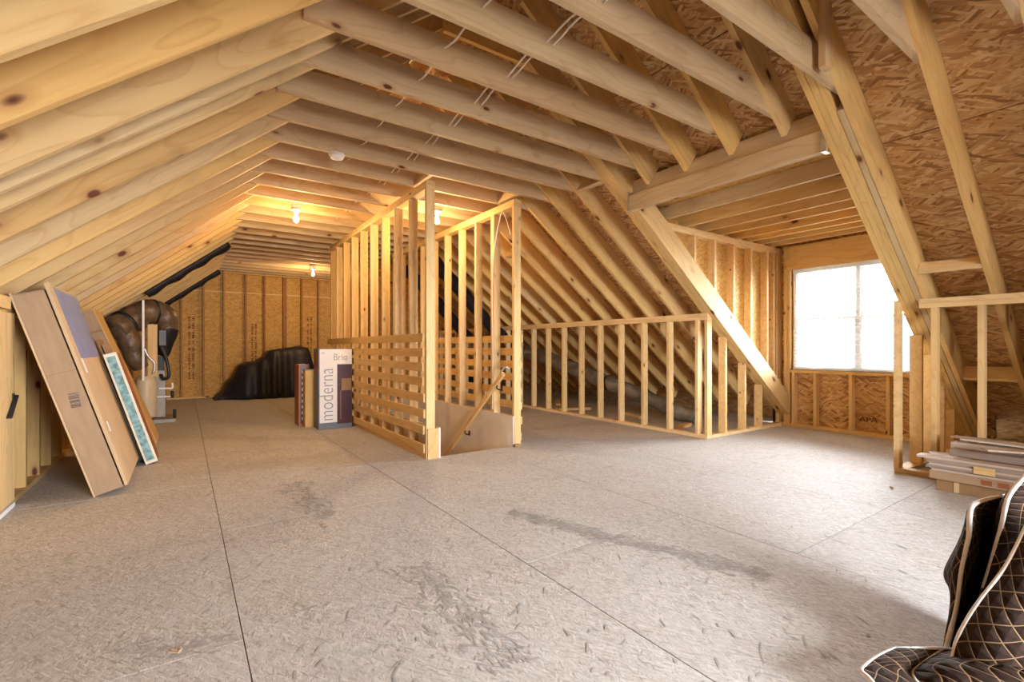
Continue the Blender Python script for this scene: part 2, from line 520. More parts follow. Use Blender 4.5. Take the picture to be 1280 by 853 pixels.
def lathe(name, prof, mat, parent=None, seg=20, loc=(0, 0, 0), rot=None, smooth=True):
    vs, fs = [], []
    for r, z in prof:
        for k in range(seg):
            a = 2 * math.pi * k / seg
            vs.append((r * math.cos(a), r * math.sin(a), z))
    for i in range(len(prof) - 1):
        for k in range(seg):
            fs.append((i * seg + k, i * seg + (k + 1) % seg, (i + 1) * seg + (k + 1) % seg, (i + 1) * seg + k))
    fs.append(tuple(range(seg))[::-1]); n = len(prof) - 1
    fs.append(tuple(n * seg + k for k in range(seg)))
    m = Matrix.Translation(loc)
    if rot is not None: m = m @ rot.to_4x4()
    return geo(name, vs, fs, mat, parent, smooth, m)

def text(name, body, size, mtx, mat, parent, sx=1.0, depth=0.0006, align='LEFT', offset=0.0):
    cu = bpy.data.curves.new(name, 'FONT')
    cu.body = body; cu.size = size; cu.extrude = depth; cu.align_x = align; cu.offset = offset
    tmp = bpy.data.objects.new('lettering_outline', cu)
    me = bpy.data.meshes.new_from_object(tmp)
    bpy.data.objects.remove(tmp)
    me.materials.clear(); me.materials.append(mat)
    o = bpy.data.objects.new(name, me)
    COL.objects.link(o)
    place(o, parent, mtx @ Matrix.Diagonal((sx, 1, 1, 1)))
    return o

def tag(o, label, cat, group=None, kind=None):
    o['label'] = label; o['category'] = cat
    if group: o['group'] = group
    if kind: o['kind'] = kind
    return o

def empty(name, loc=(0, 0, 0), rotz=0.0):
    o = bpy.data.objects.new(name, None)
    o.empty_display_size = 0.1
    COL.objects.link(o)
    o.matrix_basis = Matrix.Translation(loc) @ Matrix.Rotation(rotz, 4, 'Z')
    return o

def struct(name, label, cat):
    return tag(empty(name), label, cat, kind='structure')

def thing(name, label, cat, loc=(0, 0, 0), rotz=0.0, group=None):
    return tag(empty(name, loc, rotz), label, cat, group)

def cut_rects(rects, hole):
    out = []
    hx0, hy0, hx1, hy1 = hole
    for x0, y0, x1, y1 in rects:
        if x1 <= hx0 or x0 >= hx1 or y1 <= hy0 or y0 >= hy1:
            out.append((x0, y0, x1, y1)); continue
        if y0 < hy0: out.append((x0, y0, x1, hy0))
        if y1 > hy1: out.append((x0, hy1, x1, y1))
        a, b = max(y0, hy0), min(y1, hy1)
        if x0 < hx0: out.append((x0, a, hx0, b))
        if x1 > hx1: out.append((hx1, a, x1, b))
    return [r for r in out if r[2] - r[0] > 0.02 and r[3] - r[1] > 0.02]

# ------------------------------------------------------------------ dimensions
SP = 0.4064
T = 0.038
Y0, Y1 = -2.4, 12.18           # gable behind the camera, far gable
ZC = 2.72                      # underside of the collar ties
XL, ML = 0.62, 0.82            # left slope: underside passes (XL, ZC), rises ML
XR, MR = 3.377, 0.75           # right slope
RD = 0.235                     # rafter depth
XRIDGE = 1.937
def zl(x): return ZC + ML * (x - XL)
def zr(x): return ZC + MR * (XR - x)
NL = V((-ML, 0, 1)).normalized(); NR = V((MR, 0, 1)).normalized()
XKL, XKR = -0.96, 5.03         # room faces of the low walls
XE_L, XE_R = -2.66, 6.98       # where the slopes meet the floor
DY0, DY1 = 1.475, 3.196        # dormer opening between the doubled rafters
XD = 6.80                      # dormer front wall, room face
HOLE = (1.9965, 4.245, 2.931, 7.86)   # stair opening
tie_y = lambda k: 1.330 + SP * k
left_y = lambda k: 1.368 + SP * k
right_y = lambda k: 1.292 + SP * k
KMIN, KMAX = -9, 26

# ------------------------------------------------------------------ floor
floor = struct('floor', 'worn grey-beige strand board subfloor of the attic', 'floor')
for i, (x0, y0, x1, y1) in enumerate(cut_rects([(XE_L - 0.5, Y0, XE_R + 0.55, Y1 + 0.1)], HOLE)):
    block('floor_deck', (x0, y0, -0.16), (x1, y1, -0.021), M['joint'], floor)
S0 = 0.18 - 1.2192 * 3
offs = {0: 0.2, 1: 1.1, 2: 0.4, 3: 2.0, 4: 0.9, 5: 1.6, 6: 1.19, 7: 0.3, 8: 1.4, 9: 0.6}
for c_ in range(9):
    xa, xb = S0 + 1.2192 * (c_ - 0), S0 + 1.2192 * (c_ + 1)
    xa2, xb2 = max(xa, XE_L - 0.5), min(xb, XE_R + 0.55)
    if xb2 - xa2 < 0.05: continue
    # the sheet ends, staggered from row to row
    st = {2: 1.99, 3: 0.8, 4: 1.9, 5: 1.19}.get(c_, offs[c_])
    y = st - 2.4384 * 3
    while y < Y1:
        ya, yb = max(y, Y0), min(y + 2.4384, Y1)
        if yb - ya > 0.05:
            for r in cut_rects([(xa2 + 0.0018, ya + 0.0015, xb2 - 0.0018, yb - 0.0015)], HOLE):
                dz = random.uniform(-0.0012, 0.0)
                block('floor_panel', (r[0], r[1], -0.02 + dz), (r[2], r[3], dz), M['osb_floor'], floor, axis=1, c=0.002)
        y += 2.4384

def floor_smear(a, b, width, n, seed):
    """printed factory ticks and trodden dirt, worn almost away"""
    rr = random.Random(seed)
    a, b = V((*a, 0)), V((*b, 0)); ax = (b - a).normalized(); pr = V((-ax.y, ax.x, 0))
    vs, fs = [], []
    for i in range(n):
        p = a + (b - a) * rr.random() + pr * rr.gauss(0, width * 1.35)
        l_, w_ = rr.uniform(0.008, 0.035), rr.uniform(0.002, 0.007)
        zq = 0.0003 + i * 3e-6
        an = rr.gauss(0.4, 0.5); d = ax * math.cos(an) + pr * math.sin(an); e = V((-d.y, d.x, 0))
        k = len(vs)
        vs += [p - d * l_ - e * w_ + V((0, 0, zq)), p + d * l_ - e * w_ * 0.4 + V((0, 0, zq)), p + d * l_ * 0.8 + e * w_ + V((0, 0, zq)), p - d * l_ * 0.9 + e * w_ * 0.6 + V((0, 0, zq))]
        fs.append((k, k + 1, k + 2, k + 3))
    geo('floor_scuffs', vs, fs, M['scuff'], floor)['kind'] = 'stuff'
floor_smear((1.75, 2.55), (2.25, 1.15), 0.03, 620, 1)
floor_smear((0.93, 2.2), (0.90, 1.3), 0.04, 260, 2)
floor_smear((0.72, 4.1), (0.72, 3.1), 0.045, 240, 3)
floor_smear((0.70, 6.4), (0.72, 5.4), 0.05, 160, 4)
floor_smear((-0.2, 2.2), (0.12, 2.0), 0.03, 70, 5)
floor_smear((0.4, 1.0), (3.4, 2.4), 0.9, 420, 6)
floor_smear((-0.3, 2.4), (1.6, 3.2), 0.8, 260, 7)
# ------------------------------------------------------------------ roof and ceiling framing
ceiling = struct('ceiling', 'bare timber roof slopes with rafters, collar ties and strand board', 'ceiling')
board('ridge_felt', (XRIDGE, Y0, 4.036), (XRIDGE, Y1, 4.036), 0.66, 0.02, M['felt'], ceiling)
board('ridge_board', (XRIDGE, Y0, 3.88), (XRIDGE, Y1, 3.88), T, 0.286, M['rafter'], ceiling)
def slope_board(name, y, xa, xb, right, w=T, d=RD, mat='rafter', inset=0.0, drop=0.0):
    z = zr if right else zl
    n = NR if right else NL
    a = V((xa, y, z(xa))) + n * (d / 2 + inset)
    b = V((xb, y, z(xb))) + n * (d / 2 + inset - drop)
    return board(name, a, b, w, d, M[mat], ceiling, up=n)
for k in range(KMIN, KMAX + 1):
    jit = random.uniform(-0.004, 0.004)
    yl, yr, yt = left_y(k) + jit, right_y(k) + jit, tie_y(k) + jit
    if Y0 + 0.03 < yl < Y1 - 0.03:
        slope_board('rafter', yl, XRIDGE - 0.16, XE_L + 0.25, False, drop={3: 0.03, 2: 0.06, 1: 0.10, 0: 0.13}.get(k, 0.15 if k < 0 else 0.0))
    if Y0 + 0.03 < yr < Y1 - 0.03:
        if k in (1, 2, 3, 4):
            slope_board('rafter', yr, XRIDGE + 0.16, 3.55, True)
        elif k not in (0, 5):
            slope_board('rafter', yr, XRIDGE + 0.16, XE_R - 0.3, True)
    if Y0 + 0.03 < yt < Y1 - 0.15:
        board('collar_tie', (0.49, yt, ZC + 0.092), (3.50, yt, ZC + 0.092), T, 0.184, M['tie'], ceiling)
slope_board('rafter', 2.80, XRIDGE - 0.16, XE_L + 0.25, False)
# doubled rafters on both sides of the dormer
for y in (1.292, 1.376, 1.415, 1.455):
    slope_board('trimmer_rafter', y, XRIDGE + 0.16, XE_R - 0.12, True, inset=random.uniform(0, 0.004))
slope_board('trimmer_rafter', 1.334, 3.515, XE_R - 0.12, True, inset=0.003)
for y in (3.215, 3.2535, 3.292, 3.330):
    slope_board('trimmer_rafter', y, XRIDGE + 0.16, XE_R - 0.12, True, inset=random.uniform(0, 0.004))
# header that carries the cut rafters above the dormer
block('dormer_header', (3.60, DY0, 2.415), (3.638, DY1, 2.565), M['tie'], ceiling, axis=1)
block('dormer_header', (3.66, DY0, 2.43), (3.698, DY1, 2.72), M['tie'], ceiling, axis=1)
for yy in (DY1 - 0.004, DY0 + 0.0):
    block('joist_hanger', (3.585, yy - 0.001, 2.41), (3.66, yy + 0.003, 2.60), M['metal'], ceiling)
    block('joist_hanger', (3.585, yy - 0.03, 2.408), (3.66, yy + 0.003, 2.412), M['metal'], ceiling)
# short blocks nailed between rafters
board('blocking', (3.42, right_y(6) - T / 2, zr(3.42) + 0.05), (3.42, 3.352, zr(3.42) + 0.05), T, 0.09, M['tie'], ceiling, up=NR)
board('blocking', (4.81, right_y(-1) + T / 2, 1.70), (4.81, 1.27, 1.70), T, 0.09, M['stud'], ceiling, up=NR)
board('blocking', (6.08, right_y(-1) + T / 2, 0.83), (6.08, 1.27, 0.83), T, 0.14, M['stud'], ceiling, up=NR)
board('blocking', (3.1, 1.252, 2.71), (3.1, 1.252, 3.22), T, 0.085, M['tie'], ceiling, up=(1, 0, 0))
board('high_tie', (1.62, 3.26, 3.52), (2.36, 3.26, 3.52), T, 0.10, M['rafter'], ceiling)
for y in (4.95, 6.9, 9.0):
    board('high_tie', (1.45, y, 3.42), (2.45, y, 3.42), T, 0.10, M['rafter'], ceiling)
for x in (1.95, 2.97):
    board('blocking', (x, tie_y(7) + 0.02, 2.765), (x, tie_y(8) - 0.02, 2.765), T, 0.089, M['tie'], ceiling)
board('blocking', (3.9, right_y(10) + 0.02, zr(3.9) + 0.12), (3.9, right_y(11) - 0.02, zr(3.9) + 0.12), T, 0.15, M['rafter'], ceiling, up=NR)
# strand board on the slopes, sheet by sheet, on black felt
def slope_sheet(rect, right, mat, t, lift, name):
    (xa, ya, xb, yb) = rect
    z, n = (zr, NR) if right else (zl, NL)
    a = V(((xa), (ya + yb) / 2, z(xa))); b = V((xb, (ya + yb) / 2, z(xb)))
    mid = (a + b) / 2 + n * (RD + 0.006 + t / 2 + lift)
    return link(name, box_mesh(yb - ya, (b - a).length, t, 0.0015), M[mat], ceiling, frame((0, 1, 0), n, mid))
for right in (True, False):
    if right:
        hole = (3.70, DY0 - 0.14, 6.92, DY1 + 0.14)
        xs = [XRIDGE + 0.02 + 0.976 * i for i in range(7)]
        xs = [1.94, 2.93, 3.915, 4.89, 5.865, 6.84, 7.45]
    else:
        hole = (90, 90, 91, 91)
        xs = [1.935, 0.992, 0.049, -0.894, -1.837, -2.78, -3.12]
    felt = cut_rects([(min(xs[0], xs[-1]), Y0, max(xs[0], xs[-1]), Y1)], hole)
    for r in felt:
        slope_sheet(r, right, 'felt', 0.02, 0.013, 'roof_felt')
    for i in range(len(xs) - 1):
        xa, xb = sorted((xs[i], xs[i + 1]))
        y = (right_y(-1) if right else left_y(0)) + (3 * SP if i % 2 else 0.0) - 2.4384 * 2
        while y < Y1:
            ya, yb = max(y, Y0), min(y + 2.4384, Y1)
            if yb - ya > 0.05:
                for r in cut_rects([(xa + 0.003, ya + 0.003, xb - 0.003, yb - 0.003)], hole):
                    slope_sheet(r, right, 'osb_roof', 0.012, 0.0, 'sheathing_panel')
            y += 2.4384

# ------------------------------------------------------------------ far gable wall
wall_back = struct('wall_back', 'far gable wall of strand board between upright studs', 'wall')
YB = 12.09
def gable_top(x, extra=0.0):
    return min(zl(x) + extra * 1.29, zr(x) + extra * 1.25)
seam = 2.285
def gable_piece(name, x0, x1, z0, z1, ya, yb, mat, parent, lift=RD - 0.02):
    """upright sheet between x0 and x1, trimmed under the roof"""
    n = 6
    xs = [x0 + (x1 - x0) * i / n for i in range(n + 1)]
    if x0 < XRIDGE < x1: xs = sorted(xs + [XRIDGE])
    top = [(x, max(z0, min(z1, gable_top(x, lift)))) for x in xs]
    if max(t[1] for t in top) - z0 < 0.04: return None
    poly = [(x0, z0), (x1, z0)] + top[::-1]
    return prism(name, poly, 1, ya, yb, mat, parent)
x = -2.7
bx = [-2.6, -1.68, -0.46, 0.72, 1.90, 3.05, 4.3, 5.5, 6.7]
for i in range(len(bx) - 1):
    for z0, z1 in ((0.0, seam - 0.004), (seam + 0.004, 4.3)):
        gable_piece('wall_panel', bx[i] + 0.003, bx[i + 1] - 0.003, z0, z1, YB, YB + 0.012, M['osb_wall'], wall_back)
for z0, z1 in ((0.0, 4.3),):
    gable_piece('wall_felt', -3.3, 7.65, -0.1, 4.4, YB + 0.013, YB + 0.03, M['felt'], wall_back, lift=RD + 0.05)
sx_ = [-2.06, -1.66, -1.25, -0.85, -0.45, -0.04, 0.345, 0.72, 1.13, 1.50, 1.90, 1.94, 2.28, 2.65, 3.05, 3.46, 3.87, 4.27, 4.68, 5.08, 5.5, 5.9, 6.3]
for x in sx_:
    zt = min(gable_top(x - T / 2), gable_top(x + T / 2)) - 0.005
    zl_, zr_ = gable_top(x - T / 2) - 0.004, gable_top(x + T / 2) - 0.004
    if zt < 0.15: continue
    prism('stud', [(x - T / 2, 0.038), (x + T / 2, 0.038), (x + T / 2, zr_), (x - T / 2, zl_)], 1, YB - 0.089, YB, M['stud_shaded'], wall_back)
block('bottom_plate', (-2.4, YB - 0.089, 0), (6.6, YB, 0.038), M['rafter'], wall_back)
# the thin bright tongue where the two rows of sheets meet
block('sheet_clip', (-0.6, YB - 0.012, seam - 0.012), (4.6, YB - 0.001, seam + 0.012), M['stud'], wall_back)
block('top_plate', (0.7, YB - 0.089, ZC - 0.03), (3.3, YB - 0.0, ZC + 0.0), M['rafter'], wall_back)
def smudge_column(x, z0, z1, parent):
    """rows of unreadable factory stamp marks on a sheet"""
    rr = random.Random(int(x * 100))
    z = z1
    vs, fs = [], []
    while z > z0:
        h = rr.uniform(0.05, 0.16)
        for cx in (x - 0.035, x + 0.035):
            q = z
            while q > z - h:
                w_ = rr.uniform(0.012, 0.028)
                g = rr.uniform(0.008, 0.022)
                b0 = len(vs)
                for (ax, az) in ((cx - w_, q), (cx + w_, q), (cx + w_ * rr.uniform(0.3, 1), q - g), (cx - w_, q - g)):
                    vs.append((ax, YB - 0.0006, az))
                fs.append((b0, b0 + 1, b0 + 2, b0 + 3))
                q -= g + rr.uniform(0.006, 0.016)
        z -= h + rr.uniform(0.03, 0.07)
    o = geo('stamp_marks', vs, fs, M['stamp'], parent)
    o['kind'] = 'stuff'
smudge_column(0.13, 0.42, 1.72, wall_back)
smudge_column(1.30, 0.62, 1.60, wall_back)
smudge_column(2.47, 0.75, 1.80, wall_back)

# gable wall behind the camera, with an unseen window added for fill daylight
wall_front = struct('wall_front', 'near gable wall of strand board with an added window opening', 'wall')
for (x0, x1, z0, z1) in ((-3.2, 0.75, -0.1, 4.4), (2.75, 7.6, -0.1, 4.4), (0.75, 2.75, -0.1, 0.65), (0.75, 2.75, 1.95, 4.4)):
    gable_piece('wall_panel', x0, x1, z0, z1, Y0 - 0.03, Y0 - 0.004, M['osb_wall'], wall_front, lift=RD + 0.02)
win_added = struct('added_window', 'wide unseen window added to the near gable wall for fill daylight', 'window')
for (x0, x1, z0, z1) in ((0.75, 2.75, 0.65, 0.70), (0.75, 2.75, 1.90, 1.95), (0.75, 0.80, 0.70, 1.90), (2.70, 2.75, 0.70, 1.90)):
    block('window_frame', (x0, Y0 - 0.05, z0), (x1, Y0 - 0.02, z1), M['vinyl'], win_added)
block('pane', (0.80, Y0 - 0.038, 0.70), (2.70, Y0 - 0.034, 1.90), M['glass'], win_added)

# ------------------------------------------------------------------ low walls at the eaves
wall_right = struct('wall_right', 'long low stud wall under the far slope with open bays', 'wall')
KZ = 1.474
def knee_section(parent, ya, yb, studs, yt=None):
    yt = yt or yb
    block('bottom_plate', (XKR, ya, 0), (XKR + 0.089, yb, T), M['stud'], parent, axis=1)
    block('top_plate', (XKR, ya, KZ - T), (XKR + 0.089, yt, KZ), M['stud'], parent, axis=1)
    block('top_plate', (XKR + 0.002, ya, KZ - 2 * T - 0.001), (XKR + 0.089, yt, KZ - T - 0.001), M['stud'], parent, axis=1)
    for y in studs:
        block('stud', (XKR, y - T / 2, T), (XKR + 0.089, y + T / 2, KZ - 2 * T - 0.001), M['stud'], parent, axis=2)
knee_section(wall_right, 3.27, 12.0, [3.289] + [3.415 + SP * i for i in range(21)])
knee_section(wall_right, -2.3, 1.50, [1.235, 0.957, 0.55, 0.14, -0.26, -0.67, -1.07, -1.48], 1.33)
prism('stud', [(XKR, T), (XKR + 0.089, T), (XKR + 0.089, zr(XKR + 0.089) - 0.004), (XKR, zr(XKR) - 0.004)], 1, 1.463, 1.501, M['stud'], wall_right)
# the short returns under the doubled rafters
def return_wall(ya, yb, xs):
    block('bottom_plate', (XKR + 0.092, ya, 0), (6.76, yb, T), M['stud'], wall_right)
    for x in xs:
        prism('stud', [(x, T), (x + T, T), (x + T, zr(x + T) - 0.004), (x, zr(x) - 0.004)], 1, ya, yb, M['stud'], wall_right)
return_wall(3.27, 3.359, (5.40, 5.83, 6.22))
return_wall(1.411, 1.50, (5.42, 5.66, 6.07, 6.4))

wall_left = struct('wall_left', 'low stud wall at the near eave with dark open bays', 'wall')
KZL = zl(XKL) - 0.012
block('bottom_plate', (XKL - 0.089, -2.3, 0), (XKL, 12.0, T), M['stud'], wall_left, axis=1)
block('top_plate', (XKL - 0.089, -2.3, KZL - T - 0.07), (XKL - 0.002, 12.0, KZL - 0.07), M['rafter'], wall_left, axis=1)
for i in range(-15, 19):
    y = 4.546 + SP * i
    block('stud', (XKL - 0.089, y - T / 2, T), (XKL - 0.002, y + T / 2, KZL - T - 0.071), M['rafter'], wall_left, axis=2)
block('access_panel', (XKL + 0.001, 3.3, 0.045), (XKL + 0.019, 4.55, 1.30), M['stud'], wall_left, axis=2)
block('batten', (XKL + 0.001, 2.6, 1.32), (XKL + 0.03, 4.42, 1.40), M['stud'], wall_left, axis=1)
block('baseboard_strip', (XKL + 0.001, 3.2, 0.0), (XKL + 0.022, 4.55, 0.03), M['gypsum'], wall_left, axis=1)

# ------------------------------------------------------------------ dormer
wall_dl = struct('wall_dormer_left', 'dormer cheek of sunlit strand board between studs', 'wall')
wall_dr = struct('wall_dormer_right', 'dormer cheek on the lumber pile side of the window', 'wall')
wall_df = struct('wall_dormer_front', 'dormer front wall framing around the bright window', 'wall')
ceil_d = struct('ceiling_dormer', 'flat dormer ceiling of closely spaced joists', 'ceiling')
def roof_top(x): return zr(x) + (RD + 0.02) * 1.25
for par, yf, yo, sgn in ((wall_dl, 3.33, 3.42, 1), (wall_dr, 1.335, 1.245, -1)):
    lo, hi = min(yf, yo), max(yf, yo)
    for i in range(5):
        x = 4.865 + SP * i
        prism('stud', [(x, roof_top(x)), (x + T, roof_top(x + T)), (x + T, 2.371), (x, 2.371)], 1, lo, hi, M['stud'], par)
    for x in (4.46, 6.66, 6.74):
        prism('stud', [(x, roof_top(x)), (x + T, roof_top(x + T)), (x + T, 2.371), (x, 2.371)], 1, lo, hi, M['stud'], par)
    px0 = 4.18 if sgn > 0 else 4.31
    block('top_plate', (px0, lo, 2.372), (6.89, hi, 2.41), M['stud'], par)
    block('top_plate', (px0, lo, 2.411), (6.89, hi, 2.449), M['stud'], par)
    ys = (yo, yo + 0.012) if sgn > 0 else (yo - 0.012, yo)
    prism('wall_panel', [(3.79, roof_top(3.79) + 0.003), (7.0, roof_top(7.0) + 0.003), (7.0, 2.737), (3.79, 2.737)], 1, ys[0], ys[1], M['osb_wall'], par)
    ys = (yo + 0.013, yo + 0.03) if sgn > 0 else (yo - 0.03, yo - 0.013)
    prism('wall_felt', [(3.79, roof_top(3.79) + 0.003), (7.1, roof_top(7.1) + 0.003), (7.1, 2.737), (3.79, 2.737)], 1, ys[0], ys[1], M['felt'], par)
for x in (4.25, 4.70, 5.07, 5.40, 5.76, 6.03, 6.31, 6.60):
    block('dormer_joist', (x, 1.25, 2.45), (x + T, 3.42, 2.59), M['rafter'], ceil_d, axis=1)
block('ceiling_panel', (3.72, 1.36, 2.592), (5.3, 3.325, 2.604), M['osb_wall'], ceil_d, axis=1)
block('ceiling_panel', (5.304, 1.36, 2.592), (6.98, 3.325, 2.604), M['osb_wall'], ceil_d, axis=1)
block('roof_felt', (3.78, 1.15, 2.74), (7.1, 3.5, 2.77), M['felt'], ceil_d)
block('roof_felt', (6.99, 1.15, 2.45), (7.02, 3.5, 2.745), M['felt'], ceil_d)
# front wall
WY0, WY1, WZ0, WZ1 = 1.64, 3.155, 0.775, 2.125
block('bottom_plate', (XD, DY0 - 0.1, 0), (XD + 0.089, 3.36, T), M['stud'], wall_df, axis=1)
for y in (3.345, 3.24, 1.585, 1.40):
    block('stud', (XD, y - T / 2, T), (XD + 0.089, y + T / 2, 2.449), M['stud'], wall_df, axis=2)
for y in (3.201, 1.625):
    block('jack_stud', (XD, y - T / 2, T), (XD + 0.089, y + T / 2, WZ1 + 0.03), M['stud'], wall_df, axis=2)
for y in (3.14, 2.87, 2.465, 2.085, 1.70):
    block('cripple_stud', (XD, y - T / 2, T), (XD + 0.089, y + T / 2, WZ0 - 0.045), M['stud'], wall_df, axis=2)
block('window_header', (XD, 1.6, WZ1 + 0.03), (XD + 0.04, 3.225, 2.449), M['stud'], wall_df, axis=1)
block('window_header', (XD - 0.006, 1.6, WZ1), (XD + 0.085, 3.18, WZ1 + 0.03), M['stud'], wall_df, axis=1)
block('sill_plate', (XD - 0.004, 1.6, WZ0 - 0.044), (XD + 0.09, 3.18, WZ0 - 0.004), M['stud'], wall_df, axis=1)
for (y0, y1, z0, z1) in ((1.2, WY0, 0, 2.6), (WY1, 3.42, 0, 2.6), (WY0, WY1, 0, WZ0), (WY0, WY1, WZ1, 2.6)):
    block('wall_panel', (XD + 0.09, y0 + 0.001, z0), (XD + 0.102, y1 - 0.001, z1), M['osb_roof'], wall_df, axis=1)
for (y0, y1, z0, z1) in ((1.2, WY0, -0.1, 2.6), (WY1, 3.46, -0.1, 2.6), (WY0, WY1, -0.1, WZ0), (WY0, WY1, WZ1, 2.6)):
    block('wall_felt', (XD + 0.104, y0, z0), (XD + 0.12, y1, z1), M['felt'], wall_df, axis=1)
stm = Matrix((V((0, -1, 0)), V((0, 0, 1)), V((-1, 0, 0)))).transposed().to_4x4()
stm.translation = (XD + 0.0895, 2.40, 0.16)
text('stamp_lettering', 'APA', 0.085, stm, M['stamp'], wall_df, sx=1.2, offset=0.001)

def ring(name, x0, x1, y0, y1, z0, z1, w, mat, parent):
    """a rectangular frame standing across x"""
    o_ = [(y0, z0), (y1, z0), (y1, z1), (y0, z1)]
    i_ = [(y0 + w, z0 + w), (y1 - w, z0 + w), (y1 - w, z1 - w), (y0 + w, z1 - w)]
    vs = [(x, *p) for x in (x0, x1) for p in o_ + i_]
    fs = []
    for k in range(4):
        n = (k + 1) % 4
        fs += [(k, n, 4 + n, 4 + k), (8 + k, 8 + n, 12 + n, 12 + k), (k, n, 8 + n, 8 + k), (4 + k, 4 + n, 12 + n, 12 + k)]
    c = V(((x0 + x1) / 2, (y0 + y1) / 2, (z0 + z1) / 2))
    return geo(name, [V(v) - c for v in vs], fs, mat, parent, mtx=Matrix.Translation(c))
# window with two side by side units
win = struct('window_1', 'bright white vinyl double window in the dormer', 'window')
MID = (WY0 + WY1) / 2
fx0, fx1 = XD + 0.045, XD + 0.095
for (y0, y1, z0, z1) in ((WY0, WY1, WZ0, WZ0 + 0.03), (WY0, WY1, WZ1 - 0.03, WZ1), (WY0, WY0 + 0.03, WZ0 + 0.03, WZ1 - 0.03), (WY1 - 0.03, WY1, WZ0 + 0.03, WZ1 - 0.03), (MID - 0.018, MID + 0.018, WZ0 + 0.03, WZ1 - 0.03)):
    block('window_frame', (fx0, y0, z0), (fx1, y1, z1), M['vinyl'], win, axis=1)
ZM = (WZ0 + WZ1) / 2
for (ya, yb) in ((WY0 + 0.03, MID - 0.018), (MID + 0.018, WY1 - 0.03)):
    for (za, zb, xo) in ((WZ0 + 0.03, ZM + 0.015, 0.010), (ZM - 0.015, WZ1 - 0.03, 0.028)):
        x0 = fx0 + xo
        sa = ring('sash', x0, x0 + 0.016, ya, yb, za, zb, 0.022, M['vinyl'], win)
        block('pane', (x0 + 0.006, ya + 0.022, za + 0.022), (x0 + 0.010, yb - 0.022, zb - 0.022), M['glass'], sa, axis=1)
# blind
bl = thing('window_blind', 'white horizontal slat blind lowered over the dormer window', 'blind', (XD + 0.01, MID, WZ0))
block('headrail', (XD - 0.005, WY0 + 0.015, WZ1 - 0.05), (XD + 0.042, WY1 - 0.015, WZ1 - 0.003), M['blind'], bl, axis=1)
block('bottom_rail', (XD - 0.003, WY0 + 0.015, WZ0 + 0.004), (XD + 0.040, WY1 - 0.015, WZ0 + 0.022), M['blind'], bl, axis=1)
nsl = 27
for i in range(nsl):
    z = WZ0 + 0.045 + (WZ1 - 0.07 - WZ0 - 0.045) * i / (nsl - 1)
    board('slat', (XD + 0.018, WY0 + 0.02, z), (XD + 0.018, WY1 - 0.02, z), 0.044, 0.0025, M['blind'], bl, up=(-0.2, 0, 1), c=0.001)
for y in (WY0 + 0.15, MID, WY1 - 0.15):
    for xo in (-0.005, 0.041):
        block('ladder_cord', (XD + xo, y - 0.001, WZ0 + 0.02), (XD + xo + 0.001, y + 0.001, WZ1 - 0.05), M['blind'], bl, axis=2, c=0.0003)
tube('tilt_wand', [(XD - 0.012, WY1 - 0.06, WZ1 - 0.05), (XD - 0.012, WY1 - 0.06, WZ1 - 0.45)], 0.004, M['white'], bl, 6, sub=2)

# ------------------------------------------------------------------ stairwell
wsl = struct('wall_stair_left', 'stud wall with slat guard on the near side of the stairs', 'wall')
wsr = struct('wall_stair_right', 'stud wall with slat guard and drywall beyond the stairs', 'wall')
slat_z = [1.166, 1.024, 0.882, 0.742, 0.585, 0.434, 0.276, 0.098]
for par, x0, xs0, n in ((wsl, 1.908, 1.889, 9), (wsr, 2.93, 3.0195, 9)):
    x1 = x0 + 0.089
    ys = [4.222 + SP * k for k in range(n)] + [7.80]
    block('bottom_plate', (x0, 4.245, 0.0), (x1, 7.86, T), M['stud'], par, axis=1)
    block('top_plate', (x0, 4.203, 2.60), (x1, 7.86, 2.638), M['stud'], par, axis=1)
    block('top_plate', (x0, 4.203, 2.639), (x1, 7.86, 2.677), M['stud'], par, axis=1)
    for i, y in enumerate(ys):
        block('stud', (x0, y - T / 2, -0.02 if i == 0 else T), (x1, y + T / 2, 2.599), M['stud'], par, axis=2)
    for i, z in enumerate(slat_z):
        ya = 4.245 + random.uniform(-0.02, 0.02) if par is wsl else 4.21 + random.uniform(-0.015, 0.015)
        yb = 7.95 if i == 0 else 7.1 + random.uniform(-0.05, 0.05)
        if par is wsr: yb = 7.75
        dz = random.uniform(-0.012, 0.012)
        h = 0.083
        board('slat', (xs0 + 0.009, ya, z), (xs0 + 0.009, yb, z + dz), 0.018, h, M['slat'], par)
block('stud', (2.93, 4.62 + 0.02, T), (3.019, 4.62 + 0.058, 2.599), M['stud'], wsr, axis=2)
# drywall lining of the stair shaft
block('drywall', (2.9165, 4.205, -2.4), (2.9295, 7.84, 0.33), M['drywall'], wsr, axis=1)
block('drywall', (1.9975, 4.245, -2.4), (2.0095, 7.84, 0.30), M['drywall'], wsl, axis=1)
block('corner_board', (1.915, 4.184, -0.01), (2.030, 4.2025, 0.29), M['slat'], wsl, axis=2)
block('drywall_edge', (2.0305, 4.182, -0.03), (2.046, 4.24, 0.295), M['gypsum'], wsl, axis=2)
block('shim_block', (2.915, 4.16, 0.0), (2.99, 4.2025, 0.03), M['card_dark'], wsr, axis=0)
stairs = struct('stairs', 'plain stair flight going down in the open shaft', 'stairs')
for i in range(9):
    y = 4.30 + 0.25 * i
    z = -0.19 * (i + 1)
    block('tread', (2.012, y, z - 0.03), (2.914, y + 0.28, z), M['slat'], stairs)
    block('riser', (2.012, y - 0.015, z), (2.914, y - 0.001, z + 0.16), M['gypsum'], stairs)
block('shaft_end', (2.012, 7.845, -2.4), (2.914, 7.86, -0.16), M['drywall'], stairs)
block('shaft_floor', (2.012, 4.3, -2.43), (2.914, 7.84, -2.40), M['slat'], stairs)
